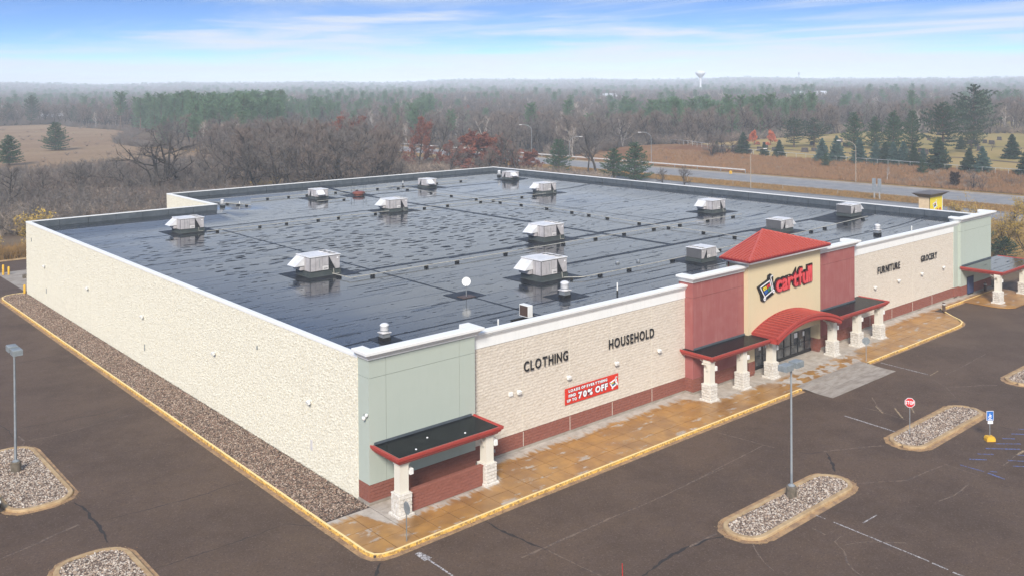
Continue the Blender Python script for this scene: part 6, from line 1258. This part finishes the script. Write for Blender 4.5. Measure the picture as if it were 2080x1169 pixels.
# --- far woods as masses of instanced trees
def scatter(name, pts, meshes, label, seed=0):
    """points carrying scale / rotation; each point shows one of the tree meshes"""
    r = np.random.default_rng(seed); me = bpy.data.meshes.new(name); P = np.array([p[:3] for p in pts], dtype=np.float32); me.vertices.add(len(P)); me.vertices.foreach_set('co', P.ravel())
    for an, ty, dat in (('sc', 'FLOAT_VECTOR', np.array([p[3] for p in pts], dtype=np.float32)), ('rz', 'FLOAT_VECTOR', np.stack([np.zeros(len(P)), np.zeros(len(P)), r.uniform(0, 6.28, len(P))], -1).astype(np.float32))):
        at = me.attributes.new(an, ty, 'POINT'); at.data.foreach_set('vector', dat.ravel())
    at = me.attributes.new('ix', 'INT', 'POINT'); at.data.foreach_set('value', r.integers(0, len(meshes), len(P)).astype(np.int32))
    o = put(name, me); tag(o, label, kind='stuff'); ng = bpy.data.node_groups.new(name+'_nodes', 'GeometryNodeTree')
    ng.interface.new_socket('Geometry', in_out='INPUT', socket_type='NodeSocketGeometry'); ng.interface.new_socket('Geometry', in_out='OUTPUT', socket_type='NodeSocketGeometry')
    gi = ng.nodes.new('NodeGroupInput'); go = ng.nodes.new('NodeGroupOutput'); ip = ng.nodes.new('GeometryNodeInstanceOnPoints'); jn = ng.nodes.new('GeometryNodeJoinGeometry')
    for ms in meshes:
        g2 = ng.nodes.new('GeometryNodeGeometryToInstance'); jj = ng.nodes.new('GeometryNodeJoinGeometry')
        for m in ms: oi = ng.nodes.new('GeometryNodeObjectInfo'); oi.inputs['Object'].default_value = src_of[m.name]; ng.links.new(oi.outputs['Geometry'], jj.inputs[0])
        ng.links.new(jj.outputs[0], g2.inputs[0]); ng.links.new(g2.outputs[0], jn.inputs[0])
    def attr(n, dt, so): a = ng.nodes.new('GeometryNodeInputNamedAttribute'); a.data_type = dt; a.inputs['Name'].default_value = n; return [q for q in a.outputs if q.enabled and q.name == 'Attribute'][0]
    ng.links.new(gi.outputs[0], ip.inputs['Points']); ng.links.new(jn.outputs[0], ip.inputs['Instance']); ip.inputs['Pick Instance'].default_value = True
    ng.links.new(attr('ix', 'INT', 0), ip.inputs['Instance Index']); ng.links.new(attr('rz', 'FLOAT_VECTOR', 0), ip.inputs['Rotation']); ng.links.new(attr('sc', 'FLOAT_VECTOR', 0), ip.inputs['Scale'])
    ng.links.new(ip.outputs[0], go.inputs[0]); md = o.modifiers.new('scatter', 'NODES'); md.node_group = ng; return o
src_of = {}
for o in bpy.data.objects:
    if o.type == 'MESH' and o.name.split('.')[0] in ('trunk', 'crown') and o.data.name not in src_of: src_of[o.data.name] = o
def have(kind): return [p for p in K[kind] if p[0].name in src_of and p[1].name in src_of]
def P_(x, y, h, H0, sx=1., dz=-.3): s = h/H0; return (x, y, hgt(x, y)+dz, (s*sx, s*sx, s))
for kd, H0 in (): pass
n_b, n_p, n_r, n_sh, n_pale = [], [], [], [], []
cell = {}
def patchy(x, y): return .5+.5*math.sin(x*.011+1.3*math.sin(y*.007))*math.cos(y*.013+1.1*math.sin(x*.009))
def pineish(x, y, a, r):
    if 55 < a < 59.5 and 330 < r: return .15
    if 53.5 < a < 62.5 and 470 < r < 680: return .62
    return .6 if patchy(x, y) > .87 else .035
for rmin, rmax, spc in ((255, 420, 6.2), (420, 800, 8.5), (800, 1400, 12), (1400, 2400, 19), (2400, 4600, 31)):
    area = R(84)*(rmax**2-rmin**2)/2; n = int(area/(spc*spc))
    for x, y, r, a in sector(4, 88, rmin, rmax, n, lambda x, y: not (x < 143 and y < 232 and x > 96 and False)):
        if r < 300 and a > 44: continue
        if r < 440 and a < 47 and x > 187 and r < 400 and wr.random() < .35: continue
        if 62.8 < a < 71.9 and 400 < r < 580: continue
        if any(abs(x-hx_)+abs(y-hy_) < 22 for hx_, hy_ in ((126, 752), (118, 715), (105, 690), (96, 660), (800, 460), (182, 300), (190, 350), (215, 560))): continue
        k = 1+(.35 if spc > 15 else 0)+(.5 if spc > 25 else 0); pz = pineish(x, y, a, r)
        if wr.random() < pz: n_p.append(P_(x, y, wr.uniform(12, 17)*(1+(k-1)*.2), 18, k))
        elif wr.random() < .012 and r < 700: n_r.append(P_(x, y, wr.uniform(8, 13), 13, 1))
        elif wr.random() < .05 and r < 900: n_pale.append(P_(x, y, wr.uniform(10, 16), 13, 1))
        else: n_b.append(P_(x, y, wr.uniform(9.5, 15.5)*(1+(k-1)*.3), 13, k*1.15))
scatter('far_woodland', n_b, have('bare'), 'grey-brown bare woodland stretching to the hazy horizon', 1); scatter('far_pines', n_p, have('plant'), 'dark green pine stands mixed into the far woodland', 2)
scatter('far_red_oaks', n_r, have('rust'), 'scattered rust-leaved trees in the far woodland', 3); scatter('far_birches', n_pale, have('pale'), 'scattered pale-stemmed trees in the far woodland', 4)
# undergrowth: shrubs filling the wood and the brush
for i, m in enumerate(SH+SHG):
    x, y = 30+i*3.2, 128+i*2; o = put('shrub', m, None, (x, y, hgt(x, y)-.2)); src_of[m.name] = o; tag(o, 'leafless grey shrub at the edge of the brush behind the notch' if i < 4 else 'low shrub with yellow leaves at the edge of the brush', 'shrub', 'shrubs behind the notch' if i < 4 else None)
def sh_pts(am, aM, rm, rM, n, hs, test=None): return [P_(x, y, wr.uniform(*hs), 3, 1.25) for x, y, r, a in sector(am, aM, rm, rM, n, test)]
brush = sh_pts(66, 84, 172, 345, 4200, (2.2, 5.0), lambda x, y: y > 106)+sh_pts(12, 47, 300, 420, 3200, (2.5, 5), lambda x, y: x > 187)
brush2 = sh_pts(43, 66, 205, 330, 4600, (2.0, 4.2), lambda x, y: y > 100 and x < 141 and not (x > 96 and y < 96))
scatter('undergrowth', brush, [(m,) for m in SH], 'dense leafless grey-brown brush filling the wood edge', 5)
scatter('undergrowth', brush2, [(SH[2],), (SH[0],), (SH[2],)], 'pale tan brush under the bare trees behind the roof', 15)
bushes = [P_(12.9, 121, 4.6, 2.6, 1.0), P_(14.5, 122.5, 4.4, 2.6), P_(11.2, 122, 4.0, 2.6), P_(4, 110, 2.6, 2.6), P_(1, 112, 2.8, 2.6), P_(8, 107, 2.2, 2.6), P_(70, 150, 3.6, 2.6), P_(66, 152, 3.4, 2.6), P_(112, 9, 2.6, 2.6), P_(98, 14, 2.6, 2.6), P_(104, -3, 2.4, 2.6), P_(101, -1, 2.4, 2.6), P_(3, 126, 3, 2.6)]
for i, (x, y, z, s) in enumerate(bushes):
    o = put('yellow_shrub', SHG[0], None, (x, y, z), wr.uniform(0, 6), s); tag(o, ('tallest orange-yellow bush just behind the far left roof corner', 'orange-yellow bush to the right of the tallest one behind the far left corner', 'orange-yellow bush to the left of the tallest one behind the far left corner')[i] if i < 3 else 'yellowish shrub at the wood edge', 'shrub', 'orange-yellow bush stems' if i < 3 else 'yellowish shrubs')
fs_ = [P_(x, y, wr.uniform(.7, 1.8), 3, 1.6) for x, y, r, a in [(wr.uniform(40, 200), wr.uniform(240, 590), 0, 0) for _ in range(170)] if fieldpoly(x, y)]+[P_(x, y, wr.uniform(.5, 1.3), 3, 1.8) for x, y in [(wr.uniform(185, 204), wr.uniform(-60, 150)) for _ in range(150)]]+[P_(wr.uniform(184, 200), wr.uniform(20, 62), wr.uniform(1.2, 2.2), 3, 1.4) for _ in range(70)]+[P_(wr.uniform(96, 137), wr.uniform(-20, 110), wr.uniform(.4, 1.1), 3, 1.6) for _ in range(160)]
scatter('low_brush', fs_, [(SH[0],), (SH[2],)], 'low dry scrub dotted over the field and the highway bank', 6)
# far edge of the field and dry grass
scatter('field_edge_brush', [P_(x, y, wr.uniform(3, 6), 3, 1.3) for x, y in [(wr.uniform(40, 210), wr.uniform(598, 640)) for _ in range(700)]]+[P_(fieldx(y)[1]+wr.uniform(0, 8), y, wr.uniform(1.5, 3.5), 3, 1.3) for y in [wr.uniform(235, 600) for _ in range(260)]], [(m,) for m in SH[:2]], 'reddish brush along the far edge of the field', 7)
def tufts(name, n, region, h, mat, label, seed, w=.03):
    r = np.random.default_rng(seed); pts = np.array([region(r) for _ in range(n)]); k = 6; B = np.repeat(pts, k, 0)+r.normal(0, .18, (n*k, 2)); Z = np.array([hgt(a, b) for a, b in pts]).repeat(k)-.15; H = r.uniform(.6, 1.2, n*k)*h; A = r.uniform(0, 6.28, n*k); le = r.normal(0, .25, (n*k, 2))*H[:, None]
    v0 = np.stack([B[:, 0]-np.cos(A)*w, B[:, 1]-np.sin(A)*w, Z], -1); v1 = np.stack([B[:, 0]+np.cos(A)*w, B[:, 1]+np.sin(A)*w, Z], -1); v2 = np.stack([B[:, 0]+le[:, 0], B[:, 1]+le[:, 1], Z+H], -1)
    me = np_mesh(name, np.stack([v0, v1, v2], 1).reshape(-1, 3), np.arange(3*n*k).reshape(-1, 3)); me.materials.append(M[mat]); tag(put(name, me), label, kind='stuff')
tufts('dry_reeds', 5200, lambda r: (r.uniform(-16, 26), 99.3+abs(r.normal(0, 3.2))), 1.5, 'reed', 'golden dry reeds behind the service lane', 1)
tufts('embankment_tufts', 16000, lambda r: (r.uniform(183, 205), r.uniform(-20, 150)), .8, 'grass_rust', 'rust-brown tall grass on the highway bank', 2, .05)
tufts('median_tufts', 9000, lambda r: (r.choice([r.uniform(153.3, 161.4), r.uniform(124, 140)]), r.uniform(-20, 200)), .45, 'reed', 'golden tufts of dry grass on the median', 3, .05)

# ================================================================ HAZE
hz_ = MB().box(-5300, 5400, -5300, 5400, -6, 62).build('haze', 'pole_gray'); hz_.data.materials.clear()
hm_ = bpy.data.materials.new('haze_air'); hm_.use_nodes = True; t_ = hm_.node_tree; t_.nodes.remove(t_.nodes['Principled BSDF']); pv = t_.nodes.new('ShaderNodeVolumePrincipled'); pv.inputs['Density'].default_value = .00035; pv.inputs['Color'].default_value = (.80, .90, 1, 1); pv.inputs['Anisotropy'].default_value = -.3
t_.links.new(pv.outputs[0], t_.nodes['Material Output'].inputs['Volume']); hz_.data.materials.append(hm_); tag(hz_, 'thin pale haze in the air over the whole countryside', kind='stuff')
